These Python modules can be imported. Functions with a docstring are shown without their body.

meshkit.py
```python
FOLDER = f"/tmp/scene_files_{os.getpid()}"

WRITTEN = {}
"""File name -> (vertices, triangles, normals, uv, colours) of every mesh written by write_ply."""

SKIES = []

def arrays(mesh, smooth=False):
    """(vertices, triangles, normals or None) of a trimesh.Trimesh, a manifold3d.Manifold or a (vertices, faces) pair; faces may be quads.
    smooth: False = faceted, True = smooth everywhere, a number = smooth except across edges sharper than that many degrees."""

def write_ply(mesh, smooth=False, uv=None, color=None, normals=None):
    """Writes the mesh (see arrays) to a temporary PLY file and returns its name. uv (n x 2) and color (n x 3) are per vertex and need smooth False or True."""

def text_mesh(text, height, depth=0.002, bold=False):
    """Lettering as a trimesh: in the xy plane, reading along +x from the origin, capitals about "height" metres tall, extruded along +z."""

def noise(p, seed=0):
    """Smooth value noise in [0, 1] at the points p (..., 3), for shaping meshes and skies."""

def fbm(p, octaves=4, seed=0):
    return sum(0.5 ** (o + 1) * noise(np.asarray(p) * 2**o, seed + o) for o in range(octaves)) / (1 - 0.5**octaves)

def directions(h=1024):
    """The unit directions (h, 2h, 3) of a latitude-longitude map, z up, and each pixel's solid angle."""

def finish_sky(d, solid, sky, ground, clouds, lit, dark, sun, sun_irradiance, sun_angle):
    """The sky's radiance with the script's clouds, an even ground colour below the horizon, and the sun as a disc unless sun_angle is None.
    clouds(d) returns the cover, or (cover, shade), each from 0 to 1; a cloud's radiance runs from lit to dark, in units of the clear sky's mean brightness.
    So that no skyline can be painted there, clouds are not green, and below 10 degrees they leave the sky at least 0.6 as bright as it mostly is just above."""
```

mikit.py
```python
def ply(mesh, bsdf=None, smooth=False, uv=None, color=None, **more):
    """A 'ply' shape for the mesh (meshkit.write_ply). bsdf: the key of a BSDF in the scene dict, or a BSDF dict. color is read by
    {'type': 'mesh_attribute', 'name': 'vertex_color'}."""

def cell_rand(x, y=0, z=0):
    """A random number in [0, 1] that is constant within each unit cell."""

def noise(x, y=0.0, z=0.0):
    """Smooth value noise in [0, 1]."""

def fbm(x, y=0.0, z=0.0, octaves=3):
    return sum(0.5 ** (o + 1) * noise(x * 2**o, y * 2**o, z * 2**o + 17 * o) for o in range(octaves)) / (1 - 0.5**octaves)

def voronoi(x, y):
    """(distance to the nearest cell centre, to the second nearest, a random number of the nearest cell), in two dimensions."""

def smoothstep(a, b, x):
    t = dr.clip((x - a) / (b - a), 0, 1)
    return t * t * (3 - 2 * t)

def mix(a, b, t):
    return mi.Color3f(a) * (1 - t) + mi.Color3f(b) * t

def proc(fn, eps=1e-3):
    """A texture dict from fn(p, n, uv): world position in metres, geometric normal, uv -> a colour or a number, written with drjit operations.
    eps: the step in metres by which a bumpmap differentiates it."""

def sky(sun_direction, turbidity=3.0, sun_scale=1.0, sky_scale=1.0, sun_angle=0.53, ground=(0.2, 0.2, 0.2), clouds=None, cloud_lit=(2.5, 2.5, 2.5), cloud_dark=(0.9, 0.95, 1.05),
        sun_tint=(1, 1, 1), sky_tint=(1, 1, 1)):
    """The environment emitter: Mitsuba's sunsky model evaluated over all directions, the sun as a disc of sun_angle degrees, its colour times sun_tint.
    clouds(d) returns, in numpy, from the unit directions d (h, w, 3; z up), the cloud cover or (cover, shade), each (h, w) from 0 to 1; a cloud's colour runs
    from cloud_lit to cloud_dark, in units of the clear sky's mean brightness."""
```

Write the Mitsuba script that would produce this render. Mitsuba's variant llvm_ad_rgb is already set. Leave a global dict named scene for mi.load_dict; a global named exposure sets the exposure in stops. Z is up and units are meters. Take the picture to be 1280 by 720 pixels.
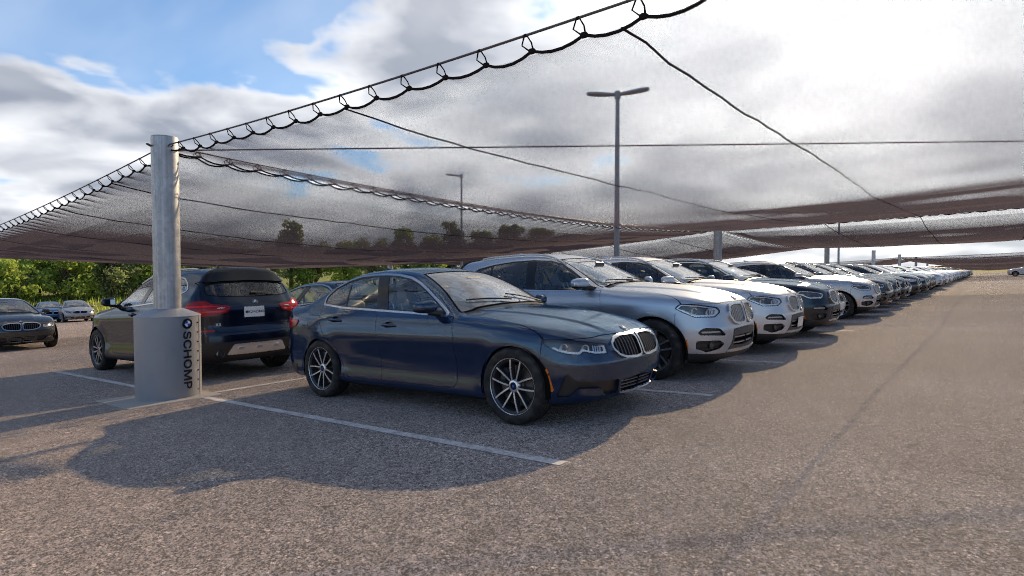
import math
import numpy as np
import trimesh
import mitsuba as mi
import drjit as dr
import meshkit
import mikit
from scipy.interpolate import PchipInterpolator
from scipy.ndimage import gaussian_filter1d

T = mi.ScalarTransform4f
scene, labels = {}, {}

# ---------------------------------------------------------------- camera, sky, exposure
SLOPE = 0.0496                       # the car park falls by 5 % towards -x
YAW, PITCH = 0.6748, 0.0322
EYE = np.array([0.0, 0.0, 1.195])
FWD = np.array([-math.sin(YAW) * math.cos(PITCH), math.cos(YAW) * math.cos(PITCH), -math.sin(PITCH)])
scene["camera"] = dict(type="perspective", fov=81.23, fov_axis="x", near_clip=0.05, far_clip=3000.0,
                       to_world=T().look_at(origin=EYE.tolist(), target=(EYE + FWD).tolist(), up=[0, 0, 1]))
SUN_AZ, SUN_EL = math.radians(-8.5), math.radians(24.3)
SUN = np.array([math.sin(SUN_AZ) * math.cos(SUN_EL), math.cos(SUN_AZ) * math.cos(SUN_EL), math.sin(SUN_EL)])


def clouds(d):
    """broken evening cloud: a clear patch to the upper left of the view, bright cloud near the sun, grey undersides away from it"""
    z = np.maximum(d[..., 2], 0.0)
    q = np.stack([d[..., 0] / (z + 0.20), d[..., 1] / (z + 0.20), 0 * z], -1)
    w = (meshkit.fbm(q * 1.6 + 7.1, 4, 3)[..., None] - 0.5) * np.array([1.0, 0.8, 0])
    big = meshkit.fbm(q * 0.8 + w * 0.5 + 28.1, 4, 1)
    puff = 1 - np.abs(2 * meshkit.fbm(q * 2.5 + w * 1.3 + 33.3, 6, 2) - 1)
    tex = np.clip((meshkit.fbm(q * 3.0 + w * 1.6 + 23.0, 6, 5) - 0.30) / 0.40, 0, 1)
    near = np.clip(d @ SUN, 0, 1)
    blue = np.array([-0.82, 0.36, 0.50])
    blue /= np.linalg.norm(blue)
    hole = np.exp(-(1 - d @ blue) / 0.045)
    dens = 0.55 * big + 0.34 * puff + 0.14 * tex + 0.05 * near ** 6 - 0.34 * hole + 0.10 * np.exp(-z / 0.20)
    dens = dens - 0.30 * np.clip(0.30 - (d[..., 0] * FWD[0] + d[..., 1] * FWD[1]), 0, 0.8) / 0.8   # the cloud bank ends overhead; the sky behind is clear
    t = np.clip((dens - 0.482) / 0.075, 0, 1)
    cover = t * t * (3 - 2 * t)
    thick = np.clip((dens - 0.56) / 0.16, 0, 1)
    shade = 0.625 + 0.40 * (tex - 0.5) + 0.10 * thick - 0.42 * near ** 24 - 0.26 * near ** 8 - 0.06 * (1 - cover)
    veil = 0.18 * np.clip((meshkit.fbm(q * np.array([1.0, 3.0, 1.0]) + 5.0, 5, 7) - 0.35) / 0.3, 0, 1)
    return np.clip(np.maximum(cover * 0.96, veil), 0, 1), np.clip(shade, 0, 1)


scene["sky"] = mikit.sky(SUN.tolist(), turbidity=3, sun_scale=1.0, sky_scale=1.0, clouds=clouds, cloud_lit=(4.5, 4.45, 4.4), cloud_dark=(0.60, 0.70, 0.92), sun_tint=(1.0, 0.95, 0.92), sky_tint=(0.70, 0.82, 1.00))
exposure = 2.6
# ---------------------------------------------------------------- geometry helpers
def tab(pts, s=0.03):
    """a smooth curve through the points"""
    a = np.array(sorted(pts), float)
    g = np.arange(-3.0, 3.0, 0.004)
    v = PchipInterpolator(a[:, 0], a[:, 1])(np.clip(g, a[0, 0], a[-1, 0]))
    if s:
        v = gaussian_filter1d(v, s / 0.004, mode="nearest")
    return lambda q: np.interp(q, g, v)


def sstep(a, b, x):
    t = np.clip((np.asarray(x, float) - a) / (b - a), 0, 1)
    return t * t * (3 - 2 * t)


def smax(a, b, k):
    h = np.maximum(k - np.abs(a - b), 0) / k
    return np.maximum(a, b) + h * h * k * 0.25


def poly_sdf(q, poly, r=0.0):
    """signed distance (negative inside) of the 2-D points q to a polygon, its corners rounded by r"""
    from shapely.geometry import Polygon
    P = Polygon(poly)
    if not P.is_valid:
        P = P.buffer(0)
    if r:
        P = P.buffer(-r, quad_segs=6).buffer(r, quad_segs=6)
    if P.geom_type != "Polygon":
        P = max(P.geoms, key=lambda t: t.area)
    c = np.array(P.exterior.coords)
    a, b = c[:-1], c[1:]
    d2 = np.full(len(q), 1e9)
    inside = np.zeros(len(q), bool)
    for s, e in zip(a, b):
        w, v = e - s, q - s
        L = w @ w
        if L < 1e-14:
            continue
        t = np.clip(v @ w / L, 0, 1)
        d2 = np.minimum(d2, ((v - t[:, None] * w) ** 2).sum(1))
        cond = (s[1] > q[:, 1]) != (e[1] > q[:, 1])
        if s[1] != e[1]:
            inside ^= cond & (q[:, 0] < (e[0] - s[0]) * (q[:, 1] - s[1]) / (e[1] - s[1]) + s[0])
    return np.where(inside, -1, 1) * np.sqrt(d2)


def surface_nets(F, o, h):
    """quads of the zero set of the grid F (negative inside)"""
    s = F < 0
    nx, ny, nz = F.shape
    acc = np.zeros((nx - 1, ny - 1, nz - 1, 3))
    cnt = np.zeros((nx - 1, ny - 1, nz - 1))
    edges = []
    for ax in range(3):
        sl0, sl1 = [slice(None)] * 3, [slice(None)] * 3
        sl0[ax], sl1[ax] = slice(0, -1), slice(1, None)
        A, B = F[tuple(sl0)], F[tuple(sl1)]
        cr = (A < 0) != (B < 0)
        I = np.argwhere(cr)
        t = A[cr] / (A[cr] - B[cr])
        P = I.astype(float)
        P[:, ax] += t
        o1, o2 = [a for a in range(3) if a != ax]
        for d1 in (0, -1):
            for d2 in (0, -1):
                J = I.copy()
                J[:, o1] += d1
                J[:, o2] += d2
                ok = (J[:, o1] >= 0) & (J[:, o2] >= 0) & (J[:, o1] < acc.shape[o1]) & (J[:, o2] < acc.shape[o2])
                np.add.at(acc, tuple(J[ok].T), P[ok])
                np.add.at(cnt, tuple(J[ok].T), 1)
        edges.append((ax, o1, o2, I, A[cr] < 0))
    has = cnt > 0
    idx = -np.ones(cnt.shape, int)
    idx[has] = np.arange(has.sum())
    V = acc[has] / cnt[has][:, None] * h + o
    quads = []
    for ax, o1, o2, I, neg in edges:
        ok = (I[:, o1] > 0) & (I[:, o2] > 0) & (I[:, o1] < F.shape[o1] - 1) & (I[:, o2] < F.shape[o2] - 1)
        I, neg = I[ok], neg[ok]
        def at(a, b):
            J = I.copy()
            J[:, o1] += a
            J[:, o2] += b
            return idx[tuple(J.T)]
        q = np.stack([at(-1, -1), at(0, -1), at(0, 0), at(-1, 0)], 1)
        fl = neg if ax != 1 else ~neg
        q = np.where(fl[:, None], q, q[:, ::-1])
        quads.append(q)
    q = np.vstack(quads)
    d1 = ((V[q[:, 0]] - V[q[:, 2]]) ** 2).sum(1)
    d2 = ((V[q[:, 1]] - V[q[:, 3]]) ** 2).sum(1)
    f = np.where((d1 <= d2)[:, None, None], np.stack([q[:, [0, 1, 2]], q[:, [0, 2, 3]]], 1), np.stack([q[:, [0, 1, 3]], q[:, [1, 2, 3]]], 1))
    return V, f.reshape(-1, 3)


class Skin:
    """a triangle surface with its own normals"""

    def __init__(self, V, F, N):
        self.V, self.F, self.N = V, F, N

    def compact(self):
        u, inv = np.unique(self.F, return_inverse=True)
        return Skin(self.V[u], inv.reshape(-1, 3), self.N[u])

    def clip(self, g):
        """(part with g < 0, part with g > 0), cut along g = 0"""
        g = np.where(np.abs(g) < 1e-6, 1e-6, g)
        V, F, N = self.V, self.F, self.N
        s = g > 0
        k = s[F].sum(1)
        neg, pos, mid = F[k == 0], F[k == 3], F[(k == 1) | (k == 2)]
        if len(mid) == 0:
            return Skin(V, neg, N).compact(), Skin(V, pos, N).compact()
        one = np.where((s[mid].sum(1) == 1)[:, None], s[mid], ~s[mid])  # the corner that stands alone
        r = one.argmax(1)
        A, B, C = (mid[np.arange(len(mid)), (r + i) % 3] for i in range(3))
        E = np.sort(np.vstack([np.stack([A, B], 1), np.stack([A, C], 1)]), 1)
        Eu, inv = np.unique(E, axis=0, return_inverse=True)
        inv = inv.ravel()
        t = g[Eu[:, 0]] / (g[Eu[:, 0]] - g[Eu[:, 1]])
        Vn = V[Eu[:, 0]] + t[:, None] * (V[Eu[:, 1]] - V[Eu[:, 0]])
        Nn = N[Eu[:, 0]] + t[:, None] * (N[Eu[:, 1]] - N[Eu[:, 0]])
        Nn /= np.linalg.norm(Nn, axis=1, keepdims=True) + 1e-12
        AB, AC = inv[: len(mid)] + len(V), inv[len(mid):] + len(V)
        tip, base = np.stack([A, AB, AC], 1), np.vstack([np.stack([AB, B, C], 1), np.stack([AB, C, AC], 1)])
        tp = s[A]
        b2 = np.concatenate([tp, tp])
        V2, N2 = np.vstack([V, Vn]), np.vstack([N, Nn])
        return Skin(V2, np.vstack([neg, tip[~tp], base[b2]]), N2).compact(), Skin(V2, np.vstack([pos, tip[tp], base[~b2]]), N2).compact()

    def cut(self, gf, gap=0.0):
        """(inside, outside) of the field function gf, a gap left between them"""
        if gap:
            a, _ = self.clip(gf(self.V) + gap / 2)
            _, b = self.clip(gf(self.V) - gap / 2)
            return a, b
        return self.clip(gf(self.V))

    def band(self, gf, half):
        """(the strip where |gf| < half, the rest); works for strips narrower than the triangles"""
        a, o1 = self.clip(gf(self.V) - half)
        b, o2 = a.clip(-gf(a.V) - half) if len(a.F) else (a, a)
        return b, join(o1, o2)

    def moved(self, t):
        return Skin(self.V + self.N * t, self.F, self.N)

    def rim(self, t0, t1, side=None):
        """walls along the open edges, from offset t0 to t1 along the normals"""
        F = self.F
        if len(F) == 0:
            return None
        E = np.vstack([F[:, [0, 1]], F[:, [1, 2]], F[:, [2, 0]]])
        key = np.sort(E, 1)
        _, i, c = np.unique(key, axis=0, return_index=True, return_counts=True)
        E = E[i[c == 1]]
        if len(E) == 0:
            return None
        a0, b0 = self.V[E[:, 0]] + self.N[E[:, 0]] * t0, self.V[E[:, 1]] + self.N[E[:, 1]] * t0
        a1, b1 = self.V[E[:, 0]] + self.N[E[:, 0]] * t1, self.V[E[:, 1]] + self.N[E[:, 1]] * t1
        n = np.cross(b0 - a0, a0 - a1)
        # average the wall normals at shared points so that round edges shade round
        acc = np.zeros((len(self.V), 3))
        np.add.at(acc, E[:, 0], n)
        np.add.at(acc, E[:, 1], n)
        acc /= np.linalg.norm(acc, axis=1, keepdims=True) + 1e-15
        nf = n / (np.linalg.norm(n, axis=1, keepdims=True) + 1e-15)
        na, nb = acc[E[:, 0]], acc[E[:, 1]]
        na = np.where(((na * nf).sum(1) > 0.8)[:, None], na, nf)
        nb = np.where(((nb * nf).sum(1) > 0.8)[:, None], nb, nf)
        m = len(E)
        V = np.vstack([a0, b0, a1, b1])
        N = np.vstack([na, nb, na, nb])
        i = np.arange(m)
        Fq = np.vstack([np.stack([i, i + 2 * m, i + 3 * m], 1), np.stack([i, i + 3 * m, i + m], 1)])
        return Skin(V, Fq, N)

    def slab(self, t_out=0.0, t_in=0.02, back=False):
        """the surface as a panel: lifted by t_out, with walls down to -t_in"""
        parts = [self.moved(t_out)]
        w = self.rim(t_out, -t_in)
        if w is not None:
            parts.append(w)
        if back:
            b = self.moved(-t_in)
            parts.append(Skin(b.V, b.F[:, ::-1], -b.N))
        return join(*parts)


def join(*parts):
    parts = [p for p in parts if p is not None and len(p.F)]
    if not parts:
        return Skin(np.zeros((0, 3)), np.zeros((0, 3), int), np.zeros((0, 3)))
    n, V, F, N = 0, [], [], []
    for p in parts:
        V.append(p.V), F.append(p.F + n), N.append(p.N)
        n += len(p.V)
    return Skin(np.vstack(V), np.vstack(F), np.vstack(N))


def soft(mesh, angle=35):
    """a trimesh (or list of them) as a Skin, smooth except across sharp edges"""
    if isinstance(mesh, (list, tuple)):
        mesh = trimesh.util.concatenate(list(mesh))
    v, f, n = meshkit.arrays(mesh, angle)
    return Skin(v, f, n)


def xf(s, M):
    """a Skin moved by a 4x4 matrix (rigid or mirrored)"""
    M = np.asarray(M, float)
    R = M[:3, :3]
    V = s.V @ R.T + M[:3, 3]
    N = s.N @ np.linalg.inv(R)
    N /= np.linalg.norm(N, axis=1, keepdims=True) + 1e-12
    return Skin(V, s.F if np.linalg.det(R) > 0 else s.F[:, ::-1], N)


def shift(x=0.0, y=0.0, z=0.0):
    M = np.eye(4)
    M[:3, 3] = x, y, z
    return M


def rot(axis, deg):
    return trimesh.transformations.rotation_matrix(math.radians(deg), axis)


def mirror_y(s):
    return xf(s, np.diag([1, -1, 1, 1.0]))


def box(sx, sy, sz, at=(0, 0, 0), r=0.0):
    """a box with chamfered edges"""
    if r:
        x, y, z = sx / 2, sy / 2, sz / 2
        p = []
        for a in (-1, 1):
            for b in (-1, 1):
                for c in (-1, 1):
                    p += [(a * (x - r), b * (y - r), c * z), (a * (x - r), b * y, c * (z - r)), (a * x, b * (y - r), c * (z - r))]
        m = trimesh.convex.convex_hull(np.array(p))
    else:
        m = trimesh.creation.box((sx, sy, sz))
    m.apply_translation(at)
    return m


def tube_mesh(pts, rad, sides=8, caps=True):
    """a tube along a polyline as a trimesh"""
    p = np.asarray(pts, float)
    t = np.gradient(p, axis=0)
    t /= np.linalg.norm(t, axis=1, keepdims=True) + 1e-12
    ref = np.array([0, 0, 1.0]) if abs(t[:, 2]).mean() < 0.8 else np.array([1.0, 0, 0])
    a = np.cross(t, ref)
    a /= np.linalg.norm(a, axis=1, keepdims=True) + 1e-12
    b = np.cross(t, a)
    ang = np.arange(sides) * 2 * np.pi / sides
    rad = np.broadcast_to(rad, (len(p),))
    V = p[:, None] + rad[:, None, None] * (np.cos(ang)[None, :, None] * a[:, None] + np.sin(ang)[None, :, None] * b[:, None])
    i, j = np.meshgrid(np.arange(len(p) - 1), np.arange(sides), indexing="ij")
    q = np.stack([i * sides + j, (i + 1) * sides + j, (i + 1) * sides + (j + 1) % sides, i * sides + (j + 1) % sides], -1).reshape(-1, 4)
    F = [q[:, [0, 1, 2]], q[:, [0, 2, 3]]]
    if caps:
        k = np.arange(1, sides - 1)
        F += [np.stack([0 * k, k, k + 1], 1), (len(p) - 1) * sides + np.stack([0 * k, k + 1, k], 1)]
    m = trimesh.Trimesh(V.reshape(-1, 3), np.vstack(F), process=False)
    m.fix_normals() if caps and len(p) < 200 else None
    return m


def lathe(prof, sections=32):
    """profile (radius, height) turned about z"""
    return trimesh.creation.revolve(np.array(prof, float), sections=sections)


def prism(poly, depth, r=0.0):
    from shapely.geometry import Polygon
    P = Polygon(poly)
    if r:
        P = P.buffer(-r).buffer(2 * r).buffer(-r)
    return trimesh.creation.extrude_polygon(P, depth, engine="earcut")
# ---------------------------------------------------------------- materials
def rgb(*c):
    return dict(type="rgb", value=[float(v) for v in c])


def two(b):
    return dict(type="twosided", bsdf=b)


def gloss(c, a=0.03):
    return two(dict(type="roughplastic", alpha=a, diffuse_reflectance=rgb(*c)))


def metal(c, m, r, coat=0.0):
    return two(dict(type="principled", base_color=rgb(*c), metallic=m, roughness=r, clearcoat=coat, clearcoat_gloss=0.97))


def coat(c, tint=(.88, .95, 1.0), ior=1.9):
    """dark paint under a strong clear coat"""
    return two(dict(type="roughplastic", alpha=.02, diffuse_reflectance=c, int_ior=ior, specular_reflectance=rgb(*tint)))


noise, fbm, voronoi, cell_rand, smoothstep, mix = mikit.noise, mikit.fbm, mikit.voronoi, mikit.cell_rand, mikit.smoothstep, mikit.mix


def dusty(base, dust, amount):
    """gloss paint with a thin film of dust that lies in broken patches"""
    def fn(p, n, uv):
        k = smoothstep(.45, .75, fbm(p.x * 3.0, p.y * 3.0, p.z * 3.0, 3)) * amount + .15 * amount
        return mix(base, dust, k)
    return mikit.proc(fn)


def asphalt(p, n, uv):
    a, b, r = voronoi(p.x * 115.0, p.y * 115.0)
    a2, b2, r2 = voronoi(p.x * 48.0 + 3.0, p.y * 48.0)
    g = .43 + 1.1 * (r - .46) + 1.35 * smoothstep(.82, 1.0, r2) * smoothstep(.45, .2, a2) - .25 * smoothstep(.25, .0, r2)
    g = g * (.60 + .40 * smoothstep(.02, .28, b - a))
    g = g + .30 * (cell_rand(p.x * 55.0, p.y * 55.0, 3.0) - .5) + .13 * (cell_rand(p.x * 24.0 + .3, p.y * 24.0, 5.0) - .5) + .16 * (noise(p.x * 33.0, p.y * 33.0) - .5) + .10 * (noise(p.x * 6.0, p.y * 6.0) - .5)
    g = dr.clip(g, 0.0, 1.5)
    big = fbm(p.x * .22, p.y * .10, 0.0, 4)
    mid = fbm(p.x * 1.3, p.y * .9, 4.0, 3)
    pale = smoothstep(.55, .75, fbm(p.x * .16 + 8.0, p.y * .5, 2.0, 3))
    tone = .84 + .30 * (big - .5) + .18 * (mid - .5) + .14 * pale
    return mix([.112, .094, .084], [.690, .578, .512], g) * tone


def asphalt_h(p, n, uv):
    a, b, r = voronoi(p.x * 115.0, p.y * 115.0)
    return smoothstep(.0, .3, b - a) * (.25 + .75 * r) + .9 * noise(p.x * 34., p.y * 34.) + .9 * noise(p.x * 13., p.y * 13.)


scene["asphalt"] = dict(type="bumpmap", arbitrary=mikit.proc(asphalt_h, .0012), scale=.0055,
                        bsdf=two(dict(type="principled", base_color=mikit.proc(asphalt), roughness=.78, specular=.28)))


def line_paint(p, n, uv):
    wear = fbm(p.x * 9.0, p.y * 9.0, 0.0, 4)
    chip = noise(p.x * 70.0, p.y * 70.0)
    k = .35 + .65 * smoothstep(.30, .62, wear * .6 + chip * .4)
    return mix([.20, .18, .17], [.47, .45, .43], k)


scene["line_paint"] = two(dict(type="principled", base_color=mikit.proc(line_paint), roughness=.75, specular=.3))


def concrete(p, n, uv):
    k = fbm(p.x * 6.0, p.y * 6.0, p.z * 6.0, 4) * .6 + .4 * noise(p.x * 60., p.y * 60., p.z * 60.)
    return mix([.20, .18, .16], [.36, .335, .30], k)


scene["concrete"] = two(dict(type="principled", base_color=mikit.proc(concrete), roughness=.85, specular=.25))


def galv(p, n, uv):
    k = fbm(p.x * 18.0, p.y * 18.0, p.z * 6.0, 3)
    a, b, r = voronoi((p.x + p.y) * 22.0, p.z * 22.0)
    streak = fbm((p.x - p.y) * 30.0, (p.x + p.y) * 30.0, p.z * 1.2, 3)
    return mix([.25, .27, .29], [.52, .53, .545], .35 * k + .30 * r + .35 * smoothstep(.35, .65, streak))


def galv_r(p, n, uv):
    return .30 + .28 * fbm(p.x * 14.0, p.y * 14.0, p.z * 5.0, 3)


scene["galvanised"] = two(dict(type="principled", base_color=mikit.proc(galv), metallic=.65, roughness=mikit.proc(galv_r)))


def barrel_col(p, n, uv):
    k = fbm(p.x * 3.0, p.y * 3.0, p.z * 1.5, 4)
    dirt = smoothstep(.45, .8, fbm(p.x * 20.0, p.y * 20.0, p.z * 3.0, 3)) * smoothstep(.55, -.2, p.z + .38)
    return mix(mix([.235, .245, .265], [.31, .32, .34], k), [.26, .235, .21], dirt * .5)


scene["barrel_sheet"] = two(dict(type="principled", base_color=mikit.proc(barrel_col), roughness=.42, metallic=.25, specular=.5))
scene["stone_chip"] = two(dict(type="principled", base_color=mikit.proc(lambda p, n, uv: mix([.16, .14, .13], [.50, .46, .43], cell_rand(p.x * 60., p.y * 60.))), roughness=.6, specular=.4))
scene["lamp_post_paint"] = gloss((.30, .32, .35), .2)
scene["black_print"] = gloss((.012, .012, .014), .2)


def leaf_col(base):
    def fn(p, n, uv):
        r = cell_rand(p.x * 5.0, p.y * 5.0, p.z * 5.0)
        k = fbm(p.x * .7, p.y * .7, p.z * .7, 2)
        return mi.Color3f(base) * (.80 + .65 * r + .6 * (k - .5))
    return mikit.proc(fn)


for _n, _c in (("leaf_bright", (.30, .38, .085)), ("leaf_mid", (.21, .30, .07)), ("leaf_dull", (.23, .28, .12)), ("leaf_dark", (.06, .10, .03))):
    scene[_n] = dict(type="principledthin", base_color=leaf_col(_c), roughness=.6, diff_trans=1.1, eta=1.3)
scene["bark"] = two(dict(type="diffuse", reflectance=rgb(.10, .080, .062)))


def grass_col(p, n, uv):
    k = fbm(p.x * .35, p.y * .35, 0.0, 4)
    f = noise(p.x * 6.0, p.y * 6.0)
    return mix([.11, .105, .040], [.20, .215, .062], .65 * k + .35 * f)


scene["grass"] = two(dict(type="principled", base_color=mikit.proc(grass_col), roughness=.9, specular=.1))
scene["net_yarn"] = dict(type="principledthin", base_color=rgb(.085, .074, .088), roughness=.8, diff_trans=.9, eta=1.2)
scene["net_rope"] = two(dict(type="diffuse", reflectance=rgb(.020, .018, .018)))
scene["wire"] = two(dict(type="principled", base_color=rgb(.12, .12, .125), metallic=.6, roughness=.45))
scene["white_cord"] = two(dict(type="diffuse", reflectance=rgb(.62, .60, .57)))
scene["house_wall"] = two(dict(type="diffuse", reflectance=rgb(.38, .34, .29)))
scene["house_roof"] = two(dict(type="diffuse", reflectance=rgb(.09, .085, .085)))
scene["far_hill"] = two(dict(type="diffuse", reflectance=rgb(.055, .07, .045)))
MATS = dict(
    black_plastic=gloss((.018, .018, .020), .25), black_gloss=gloss((.008, .008, .009), .04), black_matt=two(dict(type="diffuse", reflectance=rgb(.010, .010, .010))),
    rubber=two(dict(type="diffuse", reflectance=rgb(.013, .013, .013))), chrome=two(dict(type="roughconductor", alpha=.08, specular_reflectance=rgb(.58, .60, .62))),
    satin_silver=metal((.66, .67, .69), .85, .33), rim_dark=metal((.045, .046, .052), .4, .35), rim_bright=metal((.80, .81, .83), .85, .28), rim_grey=metal((.34, .35, .37), .8, .3),
    brake=metal((.13, .125, .12), .8, .4), badge_blue=gloss((.015, .085, .42), .05), white_paint=gloss((.78, .78, .78), .06),
    glass_front=dict(type="thindielectric", specular_transmittance=rgb(.80, .84, .82)), glass_clear=dict(type="thindielectric", specular_transmittance=rgb(.68, .74, .72)),
    glass_dark=dict(type="thindielectric", specular_transmittance=rgb(.11, .115, .125)), lamp_glass=dict(type="thindielectric", specular_transmittance=rgb(.94, .94, .94)),
    lamp_inner=metal((.022, .024, .03), .3, .2), lamp_silver=metal((.78, .79, .81), .8, .22), lamp_white=gloss((.80, .82, .85), .1), lens=dict(type="dielectric", int_ior=1.5),
    grille_slat=metal((.075, .075, .08), .6, .3), grille_slat_bright=metal((.50, .50, .51), .8, .3), grey_satin=metal((.052, .052, .056), .2, .5),
    amber=gloss((.85, .20, .015), .08), red_lamp=gloss((.30, .006, .012), .03), red_bright=gloss((.80, .02, .03), .03), paint_dark=gloss((.006, .008, .016), .08),
    cabin_dark=two(dict(type="diffuse", reflectance=rgb(.028, .028, .028))), leather=gloss((.46, .39, .30), .35), leather_black=gloss((.03, .029, .029), .35),
    mirror=metal((.34, .36, .39), 1.0, .08),
)


def tyre_col(p, n, uv):
    return mix([.016, .016, .016], [.045, .041, .037], smoothstep(.4, .75, fbm(p.x * 14.0, p.y * 14.0, p.z * 14.0, 3)))


MATS["tyre"] = two(dict(type="principled", base_color=mikit.proc(tyre_col), roughness=.72, specular=.3))


def dust_film(p, n, uv):
    streak = fbm(p.x * 2.0 + p.z * 2.5, p.y * 2.0, p.z * 3.0, 4)
    return .07 + .12 * smoothstep(.3, .7, streak)


MATS["glass_front"] = dict(type="blendbsdf", weight=mikit.proc(dust_film), bsdf_0=dict(type="thindielectric", int_ior=1.62, specular_transmittance=rgb(.74, .79, .77)), bsdf_1=two(dict(type="diffuse", reflectance=rgb(.56, .60, .64))))
scene.update(MATS)
PAINTS = dict(
    navy_paint=coat(dusty([.0022, .0095, .040], [.045, .05, .06], .05), (.66, .84, 1.0)), midnight_paint=coat(rgb(.004, .0075, .018), (.80, .90, 1.0), 1.62), graphite_paint=coat(rgb(.020, .021, .024)), black_paint=coat(rgb(.004, .004, .0045)),
    ice_silver_paint=metal((.40, .45, .515), .7, .30, 1.0), white_silver_paint=metal((.52, .545, .58), .55, .32, 1.0), silver_paint=metal((.42, .44, .47), .7, .32, 1.0),
    white_car_paint=gloss((.70, .71, .72), .03), blue_paint=gloss((.03, .09, .22), .03), old_silver_paint=metal((.30, .31, .325), .6, .40, .8),
)
scene.update(PAINTS)
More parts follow.
